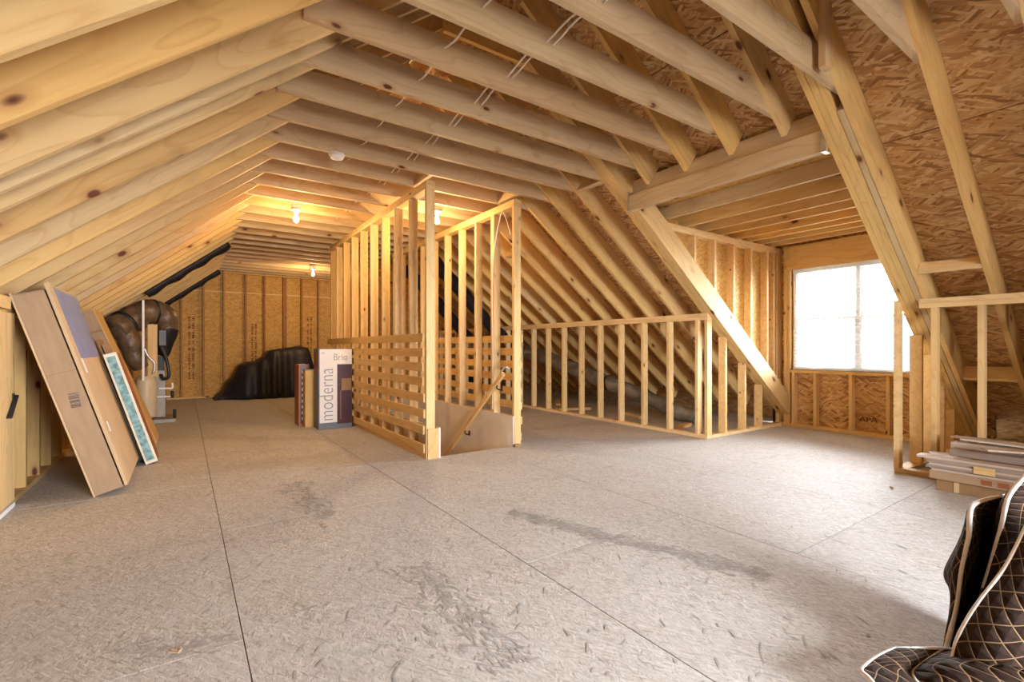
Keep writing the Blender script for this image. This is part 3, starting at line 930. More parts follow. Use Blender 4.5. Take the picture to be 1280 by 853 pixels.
# handrail
hr = thing('handrail', 'sloping wooden handrail on black brackets in the stair shaft', 'handrail', (2.86, 4.3, 0.78))
ra, rb = V((2.855, 4.30, 0.79)), V((2.855, 5.85, -0.50))
board('rail', ra, rb, 0.038, 0.055, M['slat'], hr, up=(0, 0.6, 0.8), c=0.012)
for t in (0.08, 0.55):
    p = ra.lerp(rb, t)
    tube('bracket', [p + V((0, 0, -0.03)), p + V((0.0, 0, -0.07)), p + V((0.04, 0, -0.085)), p + V((0.0605, 0, -0.07))], 0.008, M['black'], hr, 8, sub=4)
    block('bracket_plate', (2.9125, p.y - 0.02, p.z - 0.10), (2.9163, p.y + 0.02, p.z - 0.04), M['black'], hr)
tube('bracket_arm', [V((2.85, 4.34, 0.80)), V((2.88, 4.30, 0.86)), V((2.92, 4.28, 0.84))], 0.012, M['metal'], hr, 8, sub=4)

# ------------------------------------------------------------------ lamps, detector, cables
def lamp(x, y, label, share=1.0):
    t = thing('ceiling_bulb', label, 'lamp', (x, y, ZC), group='bare bulbs under the collar ties')
    block('junction_box', (x - 0.05, y - 0.05, ZC - 0.042), (x + 0.05, y + 0.05, ZC - 0.001), M['metal'], t)
    lh = lathe('lamp_holder', [(0.045, 0.0), (0.055, -0.008), (0.05, -0.022), (0.03, -0.035), (0.026, -0.055), (0.020, -0.056)], M['white'], t, 16, (x, y, ZC - 0.042))
    lathe('bulb', [(0.013, 0.0), (0.014, -0.02), (0.024, -0.04), (0.030, -0.06), (0.030, -0.075), (0.022, -0.095), (0.008, -0.103)], M['bulb'], lh, 16, (x, y, ZC - 0.098))
    l = bpy.data.lights.new('bulb_light', 'POINT')
    l.energy = BULB_POWER * share; l.color = (1.0, 0.65, 0.29); l.shadow_soft_size = 0.05
    o = bpy.data.objects.new('bulb_light', l)
    COL.objects.link(o)
    o.parent = t; o.matrix_parent_inverse = world_of(t).inverted(); o.location = (x, y, ZC - 0.30)
lamp(1.07, 5.95, 'bare bulb in a holder under the ties before the far room')
lamp(2.44, 5.08, 'bare bulb glowing behind the tall end stud of the stair wall')
lamp(2.15, 10.2, 'bare bulb near the far gable above the black tarp')
lamp(1.1, -0.9, 'unseen bare bulb added overhead behind the camera as fill light', 0.5)  # added out of view to soften the blanket shadow and warm the near rafters
sd = thing('smoke_detector', 'round white smoke detector under a pale collar tie', 'smoke detector', (1.07, tie_y(7), ZC))
lathe('base', [(0.062, 0.0), (0.066, -0.004), (0.066, -0.012), (0.06, -0.013)], M['white'], sd, 24, (1.07, tie_y(7), ZC - 0.0005))
lathe('cover', [(0.058, 0.0), (0.058, -0.014), (0.05, -0.026), (0.03, -0.033), (0.004, -0.034)], M['white'], sd, 24, (1.07, tie_y(7), ZC - 0.0138))
lathe('test_button', [(0.012, 0.0), (0.011, -0.004), (0.002, -0.005)], M['white'], sd, 12, (1.09, tie_y(7), ZC - 0.046))
def cable_run(x, z, label, y0=0.9, y1=8.0, r=0.006):
    pts = []
    k = 0
    rr = random.Random(int(x * 1000))
    y = y0
    while y < y1:
        pts.append((x + rr.uniform(-0.008, 0.008), y, z + (0.012 if k % 2 else -0.02)))
        y += SP / 2; k += 1
    return tag(tube('electrical_cable', pts, r, M['cable'], None, 6, sub=3), label, 'cable', 'white cables threaded through the collar ties')
cable_run(1.70, 2.83, 'white cable of the ridge pair, on the side of the long rafters')
cable_run(1.755, 2.835, 'white cable of the ridge pair, on the dormer side')
cable_run(1.27, 2.84, 'lone white cable threaded through the ties above the detector', 1.2, 6.0)
sc_ = thing('looped_cable', 'white cable loop hanging down the stair stud beside the drywall', 'cable', (2.922, 4.52, 2.6))
tube('cable', [(2.922, 4.625, 0.36), (2.922, 4.62, 1.0), (2.921, 4.628, 1.6), (2.922, 4.61, 2.1), (2.921, 4.52, 2.4), (2.922, 4.44, 2.59)], 0.0055, M['cable'], sc_, 6)
tube('cable', [(2.922, 4.26, 2.3), (2.921, 4.34, 2.48), (2.922, 4.42, 2.595)], 0.0055, M['cable'], sc_, 6)

# ------------------------------------------------------------------ ducts
def duct(name, pts, r, label, mat, cat='duct', rings=True, seg=14, b=0.06, fr=22):
    t = thing(name, label, cat, pts[0])
    tube('sleeve', pts, r, M[mat], t, seg, sub=8, bumps=b, freq=fr)
    return t
duct('black_duct', [(3.25, 7.0, 2.52), (3.9, 7.2, 2.05), (4.5, 7.36, 1.58), (4.92, 7.42, 1.26)], 0.11, 'black film duct slanting down the far slope above the middle stairs', 'blackfilm')
duct('black_duct', [(3.3, 8.15, 2.5), (3.9, 8.3, 2.02), (4.5, 8.55, 1.58), (4.92, 8.7, 1.26)], 0.11, 'black film duct slanting down the slope deeper toward the far gable', 'blackfilm')
d1 = duct('eave_duct', [(5.38, 7.9, 1.02), (5.42, 7.0, 0.93), (5.5, 6.2, 0.73), (5.62, 5.4, 0.50), (5.75, 4.8, 0.33), (5.85, 4.35, 0.16), (5.9, 4.02, 0.10)], [0.13, 0.13, 0.12, 0.12, 0.11, 0.10, 0.09], 'long grey flexible duct lying along the eave behind the low wall', 'greyduct')
for y, x, z in ((7.0, 5.42, 0.93), (6.2, 5.5, 0.73), (5.4, 5.62, 0.50)):
    tube('band', [(x, y - 0.03, z + 0.006), (x, y + 0.03, z - 0.006)], 0.137 if y > 6 else 0.13, M['black'], d1, 14, sub=2)
lf = thing('black_plastic_strip', 'black plastic strip sagging in a bay of the near slope above the ductwork', 'plastic sheet', (0.1, 8.4, 2.2), group='black strips in the rafter bays')
tube('sheet', [(x_, 8.48, zl(x_) - 0.005) for x_ in (0.56, 0.3, 0.0, -0.25, -0.45)], 0.075, M['blackfilm'], lf, 12, sub=8, bumps=0.12, freq=17)
lf2 = thing('black_plastic_strip', 'black plastic strip sagging in the bay beside the far gable wall', 'plastic sheet', (0.5, 11.8, 2.6), group='black strips in the rafter bays')
tube('sheet', [(x_, 11.74, zl(x_) - 0.01) for x_ in (0.60, 0.3, 0.0, -0.3)], 0.075, M['blackfilm'], lf2, 12, sub=8, bumps=0.12, freq=17)

hv = thing('air_handler', 'cream and grey air handler with valves on the floor below the brown duct', 'air handler', (-0.35, 8.6, 0))
lathe('tank', [(0.11, 0.0), (0.12, 0.02), (0.12, 0.52), (0.10, 0.58), (0.05, 0.60), (0.02, 0.60)], M['tank'], hv, 20, (-0.44, 8.5, 0.08))
block('cabinet', (-0.38, 8.56, 0.06), (-0.22, 8.90, 0.74), M['cabinet'], hv, axis=2, c=0.006)
block('upper_box', (-0.36, 8.54, 0.742), (-0.24, 8.80, 0.95), M['black'], hv, axis=2)
block('control_box', (-0.29, 8.40, 1.10), (-0.21, 8.46, 1.32), M['greybox'], hv, axis=2)
block('post', (-0.42, 8.42, 0.66), (-0.31, 8.458, 1.40), M['stud'], hv, axis=2)
block('drain_pan', (-0.56, 8.36, 0.0), (-0.10, 8.98, 0.05), M['cabinet'], hv, c=0.004)
tube('drain_pipe', [(-0.30, 8.50, 0.48), (-0.2, 8.50, 0.48), (-0.14, 8.50, 0.48), (-0.14, 8.50, 0.56)], 0.014, M['white'], hv, 8, sub=4)
tube('drain_pipe', [(-0.32, 8.52, 0.36), (-0.2, 8.50, 0.36), (-0.12, 8.50, 0.36)], 0.012, M['white'], hv, 8, sub=4)
tube('valve', [(-0.14, 8.50, 0.34), (-0.14, 8.50, 0.44)], 0.022, M['black'], hv, 10, sub=2)
tube('valve', [(-0.11, 8.40, 0.06), (-0.11, 8.40, 0.18)], 0.02, M['black'], hv, 10, sub=2)
tube('refrigerant_line', [(-0.28, 8.46, 1.1), (-0.22, 8.44, 0.95), (-0.19, 8.42, 0.80), (-0.18, 8.42, 0.66), (-0.24, 8.44, 0.62), (-0.27, 8.5, 0.68)], 0.022, M['black'], hv, 8)
tube('conduit', [(-0.36, 8.40, 0.70), (-0.34, 8.40, 0.84), (-0.42, 8.40, 0.96), (-0.45, 8.40, 1.06)], 0.012, M['metal'], hv, 8)
block('hanger_strap', (-0.47, 8.22, 0.62), (-0.445, 8.224, 1.72), M['white'], hv, axis=2, c=0.0005)
du = thing('insulated_duct', 'big brown film duct arching over the air handler', 'duct', (-0.6, 8.5, 1.5))
tube('sleeve', [(-0.77, 8.28, 1.31), (-0.62, 8.42, 1.44), (-0.42, 8.54, 1.58), (-0.25, 8.62, 1.55), (-0.19, 8.64, 1.34)], [0.17, 0.18, 0.175, 0.16, 0.13], M['duct'], du, 20, sub=14, bumps=0.04, freq=26)
tube('boot', [(-0.19, 8.64, 1.36), (-0.22, 8.66, 1.16), (-0.27, 8.68, 0.96)], [0.13, 0.11, 0.08], M['blackfilm'], du, 14, bumps=0.05, freq=20)
tube('branch', [(-0.70, 8.36, 1.36), (-0.62, 8.34, 1.18), (-0.56, 8.36, 0.95), (-0.50, 8.42, 0.80)], [0.15, 0.14, 0.12, 0.10], M['duct'], du, 18, sub=12, bumps=0.05, freq=30)
for p, q in (((-0.68, 8.365, 1.39), (-0.655, 8.388, 1.412)), ((-0.385, 8.555, 1.59), (-0.355, 8.572, 1.592))):
    tube('strap_band', [p, q], 0.187 if p[0] < -0.5 else 0.178, M['black'], du, 16, sub=2)

# ------------------------------------------------------------------ things leaning at the near eave
def lean_frame(x, y, z, ang):
    """local X up along the lean, local Z out of the broad face; lbox counts Y back along the attic"""
    ux = V((-math.sin(ang), 0, math.cos(ang)))
    uz = V((math.cos(ang), 0, math.sin(ang)))
    uy = uz.cross(ux)
    m = Matrix((ux, uy, uz)).transposed().to_4x4()
    m.translation = (x, y, z)
    return m
def lbox(name, m, lo, hi, mat, parent, c=0.003):
    lo, hi = V(lo), V(hi); s = hi - lo
    mid = (lo + hi) / 2
    mid.y = -mid.y
    return link(name, box_mesh(s.x, s.y, s.z, c), mat, parent, m @ Matrix.Translation(mid))
ANG = math.radians(16.6)
mA = lean_frame(-0.526, 4.49, 0.001, ANG)
bA = thing('flat_carton', 'long brown cardboard carton leaning at the eave with a printed barcode', 'carton', (-0.526, 4.49, 0))
# local: X 0..1.485 up, Y 0..1.05 back along the attic, Z 0..0.172 thick
lbox('carton_body', mA, (0.0, 0.012, 0.0), (1.485, 1.02, 0.165), M['card'], bA)
lbox('end_panel', mA, (0.004, -0.002, 0.008), (1.475, 0.011, 0.168), M['card'], bA)
lbox('edge_flap', mA, (0.0, -0.012, -0.004), (1.49, -0.001, 0.008), M['card_tan'], bA)
lbox('tape_strip', mA, (0.905, -0.0035, 0.01), (0.909, -0.0021, 0.165), M['card_dark'], bA, 0.0005)
bc = link('barcode', box_mesh(0.11, 0.055, 0.001, 0.0002), M['barcode'], bA, mA @ Matrix.Translation((0.70, 0.0032, 0.10)) @ Matrix.Rotation(math.radians(90), 4, 'X') @ Matrix.Rotation(math.radians(6), 4, 'Z'))
mB = lean_frame(-0.526, 4.49, 0.001, ANG) @ Matrix.Translation((0.005, 0.0, 0.178))
bB = thing('wrapped_panel', 'tan board with blue film on its upper third, against the carton', 'panel', (-0.36, 4.49, 0.04))
lbox('panel_board', mB, (0.0, -0.004, 0.0), (1.52, 1.06, 0.018), M['card_tan'], bB)
lbox('protective_film', mB, (0.97, 0.14, 0.0185), (1.50, 1.045, 0.0215), M['bluefilm'], bB, 0.001)
lbox('edge_strip', mB, (0.2, 0.0, 0.0185), (1.53, 0.13, 0.022), M['card_tan'], bB, 0.001)
lbox('paper_tag', mB, (0.86, 0.10, 0.0225), (0.97, 0.17, 0.0232), M['white'], bB, 0.0003)
lbox('paper_tag', mB, (0.40, 0.10, 0.0225), (0.48, 0.16, 0.0232), M['white'], bB, 0.0003)
mG = lean_frame(-0.405, 5.575, 0.001, ANG + 0.015)
bG = thing('dark_green_panel', 'dark green panel between the tan board and the turquoise panel', 'panel', (-0.405, 5.575, 0))
lbox('panel_body', mG, (0.0, 0.0, 0.0), (0.98, 0.26, 0.105), M['green'], bG)
lbox('panel_edge', mG, (0.0, -0.003, 0.092), (0.98, -0.0005, 0.105), M['card_dark'], bG, 0.0006)
mC = lean_frame(-0.284, 5.46, 0.001, ANG)
bC = thing('framed_panel', 'turquoise edged panel with cream border leaning on the tan board edge', 'panel', (-0.284, 5.46, 0))
lbox('panel_body', mC, (0.0, 0.012, 0.0), (1.04, 0.34, 0.085), M['rust'], bC)
lbox('cream_border', mC, (0.0, 0.0, -0.002), (1.05, 0.011, 0.092), M['cream'], bC)
lbox('turquoise_strip', mC, (0.03, -0.003, 0.014), (1.02, -0.0005, 0.074), M['teal'], bC, 0.0006)
mE = lean_frame(-0.315, 5.86, 0.001, ANG + 0.02)
bE = thing('folded_cardboard', 'folded brown cardboard sheets wedged behind the turquoise panel', 'cardboard', (-0.315, 5.86, 0))
for i, (h, mt) in enumerate(((1.20, 'card_dark'), (1.14, 'card'), (1.05, 'card_dark'), (1.0, 'card_tan'))):
    lbox('sheet', mE, (0.01 * i, 0.02 * i, 0.026 * i), (h, 0.36, 0.026 * i + 0.016), M[mt], bE, 0.002)
mD = lean_frame(-0.355, 6.42, 0.001, math.radians(20.2))
bD = thing('tall_carton', 'tall golden brown carton leaning past the ductwork', 'carton', (-0.355, 6.42, 0))
lbox('carton_body', mD, (0.0, 0.006, 0.0), (1.52, 0.55, 0.125), M['card_gold'], bD)
lbox('end_panel', mD, (0.01, -0.003, 0.006), (1.51, 0.0055, 0.119), M['card'], bD)
for z in (0.55, 0.8, 1.05, 1.28):
    lbox('cut_line', mD, (z, -0.0045, 0.01), (z + 0.02, -0.0032, 0.115), M['card_dark'], bD, 0.0003)
lt = thing('latch_handle', 'black latch handle on the pale access panel', 'handle', (XKL + 0.02, 4.46, 0.72))
block('latch_plate', (XKL + 0.0195, 4.49, 0.72), (XKL + 0.024, 4.535, 0.765), M['black'], lt)
board('lever', (XKL + 0.03, 4.535, 0.748), (XKL + 0.035, 4.36, 0.615), 0.014, 0.026, M['black'], lt, up=(1, 0, 0), c=0.006)

# ------------------------------------------------------------------ tarp heap at the far gable
def smooth_pts(pts, t):
    for (a, ha), (b, hb) in zip(pts, pts[1:]):
        if t <= b:
            u = (t - a) / (b - a); u = u * u * (3 - 2 * u)
            return ha + (hb - ha) * u
    return pts[-1][1]
prof = [(0.50, 0.0), (0.62, 0.10), (0.78, 0.36), (0.97, 0.70), (1.10, 0.74), (1.24, 0.76), (1.40, 0.86), (1.52, 1.0), (1.62, 1.03), (2.2, 1.09), (2.27, 1.06), (2.42, 0.60), (2.50, 0.22)]
nx, ny = 60, 34
vs, fs = [], []
for j in range(ny):
    v = j / (ny - 1)
    for i in range(nx):
        u = i / (nx - 1)
        x = 0.5 + 2.0 * u
        top = smooth_pts(prof, x)
        side = min(1.0, math.sin(min(1, v * 1.9) * math.pi / 2))
        base_y = 11.05 + 0.22 * math.exp(-((x - 0.6) / 0.4) ** 2)
        fold = 0.05 * math.sin(x * 19 + 3 * math.sin(x * 4)) * (1 - side * 0.7)
        y = base_y + 0.68 * v * (0.35 + 0.65 * v) + fold * 0.8
        z = max(0.006, top * (side ** 0.75) + 0.03 * noise.noise(V((x * 4, v * 5, 2))) * side)
        if j == 0: z = 0.006
        vs.append((x - 1.4, y - 11.4, z))
for j in range(ny - 1):
    for i in range(nx - 1):
        a = j * nx + i
        fs.append((a, a + 1, a + nx + 1, a + nx))
tp = geo('tarp', vs, fs, M['tarp'], None, True, Matrix.Translation((1.4, 11.4, 0)))
tag(tp, 'black cloth tarp heaped over goods by the far gable', 'tarp')
so = tp.modifiers.new('thick', 'SOLIDIFY'); so.thickness = 0.006; so.offset = 1
pp = thing('crumpled_paper', 'crumpled pale paper scraps at the foot of the black tarp', 'paper', (2.25, 11.0, 0))
for i in range(4):
    q = V((2.16 + 0.09 * i, 10.86 + 0.03 * (i % 2), 0.03))
    bm = bmesh.new(); bmesh.ops.create_icosphere(bm, subdivisions=2, radius=0.04 + 0.01 * (i % 2))
    for v_ in bm.verts: v_.co *= 1 + 0.7 * noise.noise(v_.co * 40 + V((i, 0, 0)))
    me = bpy.data.meshes.new('scrap'); bm.to_mesh(me); bm.free()
    link('scrap', me, M['gypsum'], pp, Matrix.Translation(q))

# ------------------------------------------------------------------ cartons beside the slat guard
br = thing('dispenser_carton', 'tall white and dark carton picturing a water dispenser by the slats', 'carton', (1.65, 6.62, 0))
X0, X1, YA, YBk = 1.436, 1.866, 6.50, 6.78
block('carton_body', (X0, YA, 0.0), (X1, YBk, 1.055), M['greybox'], br, axis=2, c=0.004)
block('front_print', (X0 + 0.015, YA - 0.0025, 0.045), (X1 - 0.004, YA - 0.0003, 1.05), M['whitebox'], br, axis=2, c=0.0005)
block('grey_base_print', (X0 + 0.004, YA - 0.0035, 0.005), (X1 - 0.004, YA - 0.0026, 0.085), M['greybox'], br, axis=0, c=0.0003)
block('dispenser_picture', (X0 + 0.235, YA - 0.0042, 0.06), (X1 - 0.004, YA - 0.0027, 0.85), M['darkred'], br, axis=2, c=0.0005)
block('picture_panel', (X0 + 0.29, YA - 0.0052, 0.50), (X1 - 0.012, YA - 0.0043, 0.66), M['card_dark'], br, axis=2, c=0.0003)
block('picture_panel', (X0 + 0.275, YA - 0.0052, 0.12), (X0 + 0.285, YA - 0.0043, 0.50), M['rust'], br, axis=2, c=0.0003)
block('side_print', (X0 - 0.0022, YA + 0.03, 0.72), (X0 - 0.0003, YA + 0.14, 0.98), M['rust'], br, axis=2, c=0.0005)
tm = Matrix((V((1, 0, 0)), V((0, 0, 1)), V((0, -1, 0)))).transposed().to_4x4()
def tm_at(p, rot=0.0):
    m = tm.copy(); m.translation = p
    return m @ Matrix.Rotation(rot, 4, 'Z')
text('carton_lettering', 'Brio', 0.125, tm_at((X0 + 0.185, YA - 0.003, 0.905)), M['ink'], br, sx=0.86, offset=-0.001)
text('carton_lettering', 'moderna', 0.26, tm_at((X0 + 0.185, YA - 0.003, 0.105), math.radians(90)), M['ink'], br, sx=0.74, offset=-0.0035)
text('carton_lettering', '15', 0.045, tm_at((X0 + 0.03, YA - 0.003, 0.985)), M['ink'], br, sx=1.0)
b1 = thing('dark_slim_carton', 'slim dark printed carton between the tarp and the copper carton', 'carton', (1.33, 6.98, 0))
block('carton_body', (1.285, 6.97, 0.0), (1.42, 7.25, 0.84), M['rust'], b1, axis=2, c=0.004)
block('front_print', (1.305, 6.967, 0.03), (1.415, 6.9695, 0.83), M['darkred'], b1, axis=2, c=0.0005)
for i in range(9):
    block('print_mark', (1.325, 6.9655, 0.08 + i * 0.08), (1.345 + 0.012 * (i % 2), 6.9668, 0.12 + i * 0.08), M['whitebox'], b1, axis=2, c=0.0003)
b2 = thing('copper_carton', 'copper brown slim carton touching the white dispenser carton', 'carton', (1.40, 6.86, 0))
block('carton_body', (1.335, 6.80, 0.0), (1.47, 6.955, 0.76), M['card_gold'], b2, axis=2, c=0.004)
block('carton_lid', (1.334, 6.799, 0.761), (1.471, 6.956, 0.772), M['card'], b2, axis=0, c=0.003)

# ------------------------------------------------------------------ plank pile at the low wall
PX = 4.66
def plank(label, y, x, z, ln, wd, th, mat, rz=0.0, group='laminate planks in the pile', cat='plank', name='floor_plank', tilt=0.0):
    t = Matrix.Translation((x, y, z + th / 2)) @ Matrix.Rotation(math.pi / 2 + rz, 4, 'Z') @ Matrix.Rotation(tilt, 4, 'Y')
    return tag(link(name, box_mesh(ln, wd, th, 0.002), mat, None, t), label, cat, group)
# long cartons at the bottom run along the wall
cb = thing('plank_carton', 'brown open carton at the bottom of the plank pile', 'carton', (4.80, 0.45, 0), group='cartons under the plank pile')
block('carton_body', (4.66, -0.25, 0.0), (4.96, 1.13, 0.085), M['card_dark'], cb, axis=1, c=0.004)
block('tape', (4.657, 1.0, 0.005), (4.6598, 1.03, 0.08), M['card_tan'], cb, axis=2, c=0.0004)
cb = thing('plank_carton', 'pale carton with dark print in the plank pile above the bottom carton', 'carton', (4.80, 0.45, 0.09), group='cartons under the plank pile')
block('carton_body', (4.64, -0.23, 0.086), (4.97, 1.165, 0.15), M['card'], cb, axis=1, c=0.004)
for i in range(9):
    yy = 0.88 - 0.085 * i - (0.04 if i > 3 else 0)
    block('print_mark', (4.6375, yy - 0.055, 0.10), (4.6397, yy, 0.135), M['rust'], cb, axis=1, c=0.0003)
z = 0.151
names = ['lowest', 'second lowest', 'third', 'fourth', 'fifth', 'sixth']
for i in range(6):
    plank('grey laminate plank, %s of the even layer in the pile' % names[i], 0.47 + random.uniform(-0.02, 0.02), 4.80 + random.uniform(-0.012, 0.012), z, 1.40, 0.34, 0.0135, M['plankgrey'] if i % 3 else M['plankpale'])
    z += 0.014
tag(link('sticker', box_mesh(0.11, 0.05, 0.001, 0.0002), M['slat'], None, Matrix.Translation((4.616, 0.86, 0.20)) @ Matrix.Rotation(math.pi / 2, 4, 'Z') @ Matrix.Rotation(math.pi / 2, 4, 'X')), 'tan sticker on the edge of the plank pile', 'sticker')
plank('pale plank edge jutting out past the pile toward the window', 0.56, 4.70, z, 1.36, 0.12, 0.016, M['plankpale'], rz=0.02); 
plank('small white offcut lying on the pile end', 1.10, 4.86, z, 0.22, 0.14, 0.012, M['whitebox'], rz=0.4, group=None)
plank('grey plank with a white end lying across the pile middle', 0.47, 4.845, z + 0.017, 1.22, 0.16, 0.05, M['plankgrey'], rz=-0.03, group=None)
plank('pinkish plank stacked against the low wall side of the pile', 0.50, 4.93, z + 0.001, 1.20, 0.075, 0.105, M['plankpale'], rz=0.0, group=None)
plank('pale board slanting over the upper pile', 0.55, 4.86, z + 0.108, 0.75, 0.10, 0.012, M['plankpale'], rz=0.55, group=None)
plank('white edged board topmost of the plank pile', 0.62, 4.95, z + 0.121, 0.86, 0.10, 0.012, M['whitebox'], rz=-0.06, group=None)
plank('brown board end poking out behind the top of the pile', 0.45, 4.985, z + 0.134, 1.32, 0.06, 0.014, M['card'], rz=0.04, group=None)

# ------------------------------------------------------------------ quilted moving blanket near the camera
YS, YC = math.sin(YAW), math.cos(YAW)
def from_view(u, v, d):
    r = (u - 640) / 594.0 * d
    return V((r * YC + d * YS, -r * YS + d * YC, 1.07 - (v - 434.8) / 594.0 * d))
def catmull(P, n):
    out = []
    for i in range(len(P) - 1):
        p0, p1, p2, p3 = P[max(i - 1, 0)], P[i], P[i + 1], P[min(i + 2, len(P) - 1)]
        for k in range(n):
            t = k / n
            out.append(0.5 * ((2 * p1) + (p2 - p0) * t + (2 * p0 - 5 * p1 + 4 * p2 - p3) * t * t + (3 * p1 - p0 - 3 * p2 + p3) * t ** 3))
    out.append(P[-1])
    return out
def cloth(name, cols, parent, nu=8, nv=6, puff=0.012, uvs=0.6):
    """surface through hanging columns; every column is a list of the same number of points"""
    C = [catmull([V(p) for p in c], nv) for c in cols]
    rows = []
    for j in range(len(C[0])):
        rows.append(catmull([c[j] for c in C], nu))
    R_, Cn = len(rows), len(rows[0])
    vs, fs, uv = [], [], []
    acc = [0.0] * R_
    for j in range(R_):
        su = 0.0
        for i in range(Cn):
            if i: su += (rows[j][i] - rows[j][i - 1]).length
            if j: acc[j] = acc[j - 1] + (rows[j][0] - rows[j - 1][0]).length
            vs.append(rows[j][i]); uv.append((su, acc[j]))
    for j in range(R_ - 1):
        for i in range(Cn - 1):
            a = j * Cn + i
            fs.append((a, a + 1, a + Cn + 1, a + Cn))
    c = sum(vs, V((0, 0, 0))) / len(vs)
    o = geo(name, [v - c for v in vs], fs, M['quilt'], parent, True, Matrix.Translation(c), uv)
    s = o.modifiers.new('thick', 'SOLIDIFY'); s.thickness = 0.012; s.offset = 0
    return o, rows
bk = thing('moving_blanket', 'brown quilted moving blanket with pale binding, draped by the camera', 'blanket', from_view(1230, 800, 1.5))
fv = from_view
cols = [
    [fv(1256, 620, 1.80), fv(1222, 634, 1.80), fv(1198, 682, 1.80), fv(1182, 716, 1.78), fv(1190, 736, 1.76), fv(1197, 742, 1.75)],
    [fv(1250, 622, 1.72), fv(1216, 632, 1.70), fv(1211, 668, 1.68), fv(1201, 712, 1.66), fv(1194, 765, 1.64), fv(1182, 815, 1.66)],
    [fv(1262, 628, 1.72), fv(1240, 650, 1.76), fv(1236, 690, 1.80), fv(1228, 735, 1.80), fv(1218, 780, 1.78), fv(1212, 822, 1.74)],
    [fv(1285, 593, 1.60), fv(1262, 620, 1.62), fv(1252, 660, 1.64), fv(1238, 710, 1.64), fv(1222, 765, 1.60), fv(1210, 824, 1.58)],
    [fv(1312, 600, 1.62), fv(1300, 640, 1.64), fv(1284, 690, 1.66), fv(1262, 740, 1.64), fv(1240, 785, 1.60), fv(1216, 826, 1.56)],
]
_, rows1 = cloth('blanket_drape', cols, bk)
cols2 = [
    [fv(1300, 628, 1.52), fv(1282, 664, 1.50), fv(1258, 710, 1.48), fv(1222, 758, 1.46), fv(1198, 800, 1.45), fv(1192, 832, 1.44)],
    [fv(1330, 640, 1.44), fv(1316, 690, 1.42), fv(1290, 740, 1.40), fv(1256, 790, 1.38), fv(1234, 830, 1.37), fv(1222, 850, 1.36)],
    [fv(1380, 650, 1.44), fv(1365, 700, 1.42), fv(1340, 755, 1.38), fv(1310, 810, 1.35), fv(1290, 850, 1.33), fv(1280, 872, 1.32)],
    [fv(1440, 660, 1.50), fv(1430, 715, 1.46), fv(1410, 775, 1.42), fv(1390, 835, 1.38), fv(1380, 880, 1.36), fv(1375, 905, 1.35)],
]
_, rows2 = cloth('blanket_drape', cols2, bk)
cols3 = [
    [fv(1120, 812, 1.50), fv(1098, 822, 1.44), fv(1078, 838, 1.39), fv(1086, 848, 1.35), fv(1098, 862, 1.31)],
    [fv(1138, 812, 1.50), fv(1128, 826, 1.43), fv(1120, 836, 1.40), fv(1128, 852, 1.35), fv(1140, 866, 1.31)],
    [fv(1180, 812, 1.54), fv(1158, 826, 1.48), fv(1142, 842, 1.42), fv(1150, 858, 1.35), fv(1166, 872, 1.31)],
    [fv(1210, 816, 1.56), fv(1196, 822, 1.46), fv(1180, 832, 1.38), fv(1184, 852, 1.33), fv(1200, 880, 1.29)],
    [fv(1262, 818, 1.52), fv(1248, 824, 1.42), fv(1236, 836, 1.34), fv(1236, 856, 1.29), fv(1250, 888, 1.26)],
    [fv(1330, 826, 1.46), fv(1316, 834, 1.38), fv(1304, 846, 1.30), fv(1302, 868, 1.26), fv(1310, 900, 1.23)],
]
_, rows3 = cloth('blanket_end', cols3, bk)
def binding(pts, r=0.0080):
    tube('binding', pts, r, M['binding'], bk, 6, sub=3)
binding([r[8] for r in rows1[::3]])
binding([r[0] for r in rows1[::3]], 0.0068)
binding([r[24] for r in rows1[:24:3]])
binding([r[0] for r in rows2[::3]], 0.0085)
binding(rows3[0][:40:3]); binding([r[16] for r in rows3[::3]], 0.0075); binding([r[0] for r in rows3[::3]], 0.0075)
wb = thing('wooden_crate_base', 'low tan wooden base under the blanket corner', 'crate', (1.8, 0.4, 0))
pcs = [fv(1082, 843, 1.385), fv(1096, 868, 1.30)]
ax = (fv(1300, 868, 1.40) - fv(1082, 843, 1.36)); ax.z = 0; ax.normalize()
c0 = fv(1084, 846, 1.36); c0.z = 0
perp = V((ax.y, -ax.x, 0))
for i in range(3):
    a = c0 + perp * (0.07 + 0.13 * i) + V((0, 0, 0.055)); b = a + ax * 0.44
    board('deck_plank', a, b, 0.12, 0.022, M['slat'], wb)
for s in (0.03, 0.21, 0.40):
    a = c0 + ax * s + perp * 0.01 + V((0, 0, 0.0215)); b = a + perp * 0.39
    board('bearer', a, b, 0.06, 0.043, M['slat'], wb)

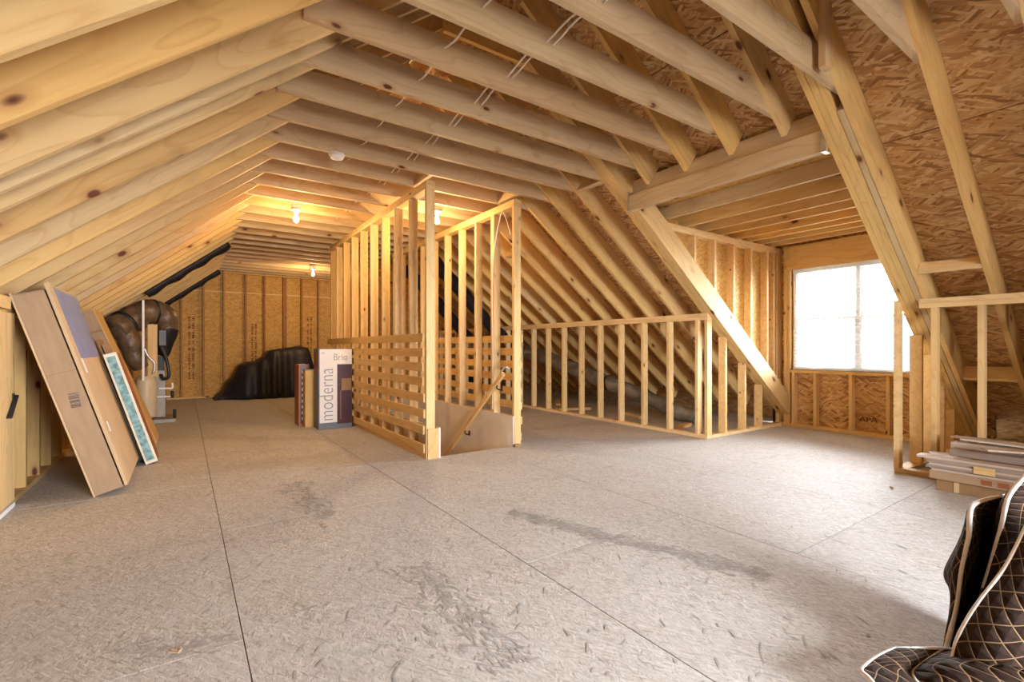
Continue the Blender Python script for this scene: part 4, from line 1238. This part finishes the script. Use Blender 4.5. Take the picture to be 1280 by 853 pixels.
# ------------------------------------------------------------------ scraps behind the low wall
for i, (x, y, rz, ln, lab) in enumerate(((5.55, 3.95, 0.3, 0.35, 'short offcut on the floor by the mouth of the eave duct'), (5.75, 5.0, 1.2, 0.5, 'offcut board lying under the sagging eave duct'), (5.5, 6.1, -0.4, 0.6, 'longer offcut board on the eave floor farther in'), (5.9, 7.0, 0.9, 0.7, 'offcut plank at the deep dim end of the eave floor'))):
    t = Matrix.Translation((x, y, 0.0205)) @ Matrix.Rotation(rz, 4, 'Z')
    tag(link('wood_scrap', box_mesh(ln, 0.09, 0.038, 0.003), M['stud'], None, t), lab, 'offcut', 'wood offcuts behind the low wall')
for (x, y, a_) in ((5.9, 6.2, 0.5), (5.85, 7.4, 0.6)):
    pass

for i, (x, y, lab) in enumerate(((-0.47, 3.29, 'pale splinter on the bare floor in front of the leaning carton'), (0.69, 2.98, 'brown splinter on the floor beside a scuffed stamp mark'), (-0.02, 2.04, 'curled splinter next to the long floor joint'), (4.42, 1.33, 'dark chip on the floor just before the plank pile'))):
    vs = [V((random.uniform(-0.012, 0.012), random.uniform(-0.008, 0.008), 0.001 + 0.006 * (k % 2))) + V((0.022 * math.cos(k * 1.05), 0.008 * math.sin(k * 1.05), 0)) for k in range(6)]
    n = len(vs)
    o = geo('wood_chip', vs + [v + V((0.002, 0, 0.006)) for v in vs], [tuple(range(n)), tuple(range(n, 2 * n))] + [(k, (k + 1) % n, n + (k + 1) % n, n + k) for k in range(n)], M['card'], None, mtx=Matrix.Translation((x, y, 0)) @ Matrix.Rotation(i * 1.3, 4, 'Z'))
    tag(o, lab, 'wood chip', 'wood chips on the floor')

# ------------------------------------------------------------------ outside the window
GZ = -6.0
ground = tag(geo('ground', [(-60, -60, GZ), (120, -60, GZ), (120, 90, GZ), (-60, 90, GZ)], [(0, 1, 2, 3)], M['lawn']), 'dull lawn far below the window', 'ground', kind='structure')
def house(x, y, w, d, wall_h, roof_h, label):
    t = thing('neighbour_house', label, 'house', (x, y, GZ))
    block('house_wall', (x, y, GZ), (x + d, y + w, GZ + wall_h), M['siding'], t, axis=2)
    prism('house_roof', [(x - 0.4, GZ + wall_h), (x + d + 0.4, GZ + wall_h), (x + d / 2, GZ + wall_h + roof_h)], 1, y - 0.4, y + w + 0.4, M['shingle'], t)
    for k in range(3):
        for lv in (1.2, 4.0):
            yy = y + w * (0.18 + 0.28 * k)
            block('house_window', (x - 0.06, yy, GZ + lv), (x - 0.002, yy + 1.0, GZ + lv + 1.5), M['darkglass'], t, axis=2)
house(32, 4.5, 11, 9, 6.6, 2.6, 'blue grey neighbour house faintly seen through the blind')
house(34, 18.5, 9, 9, 6.0, 2.4, 'second neighbour house, set farther back beyond the blind')
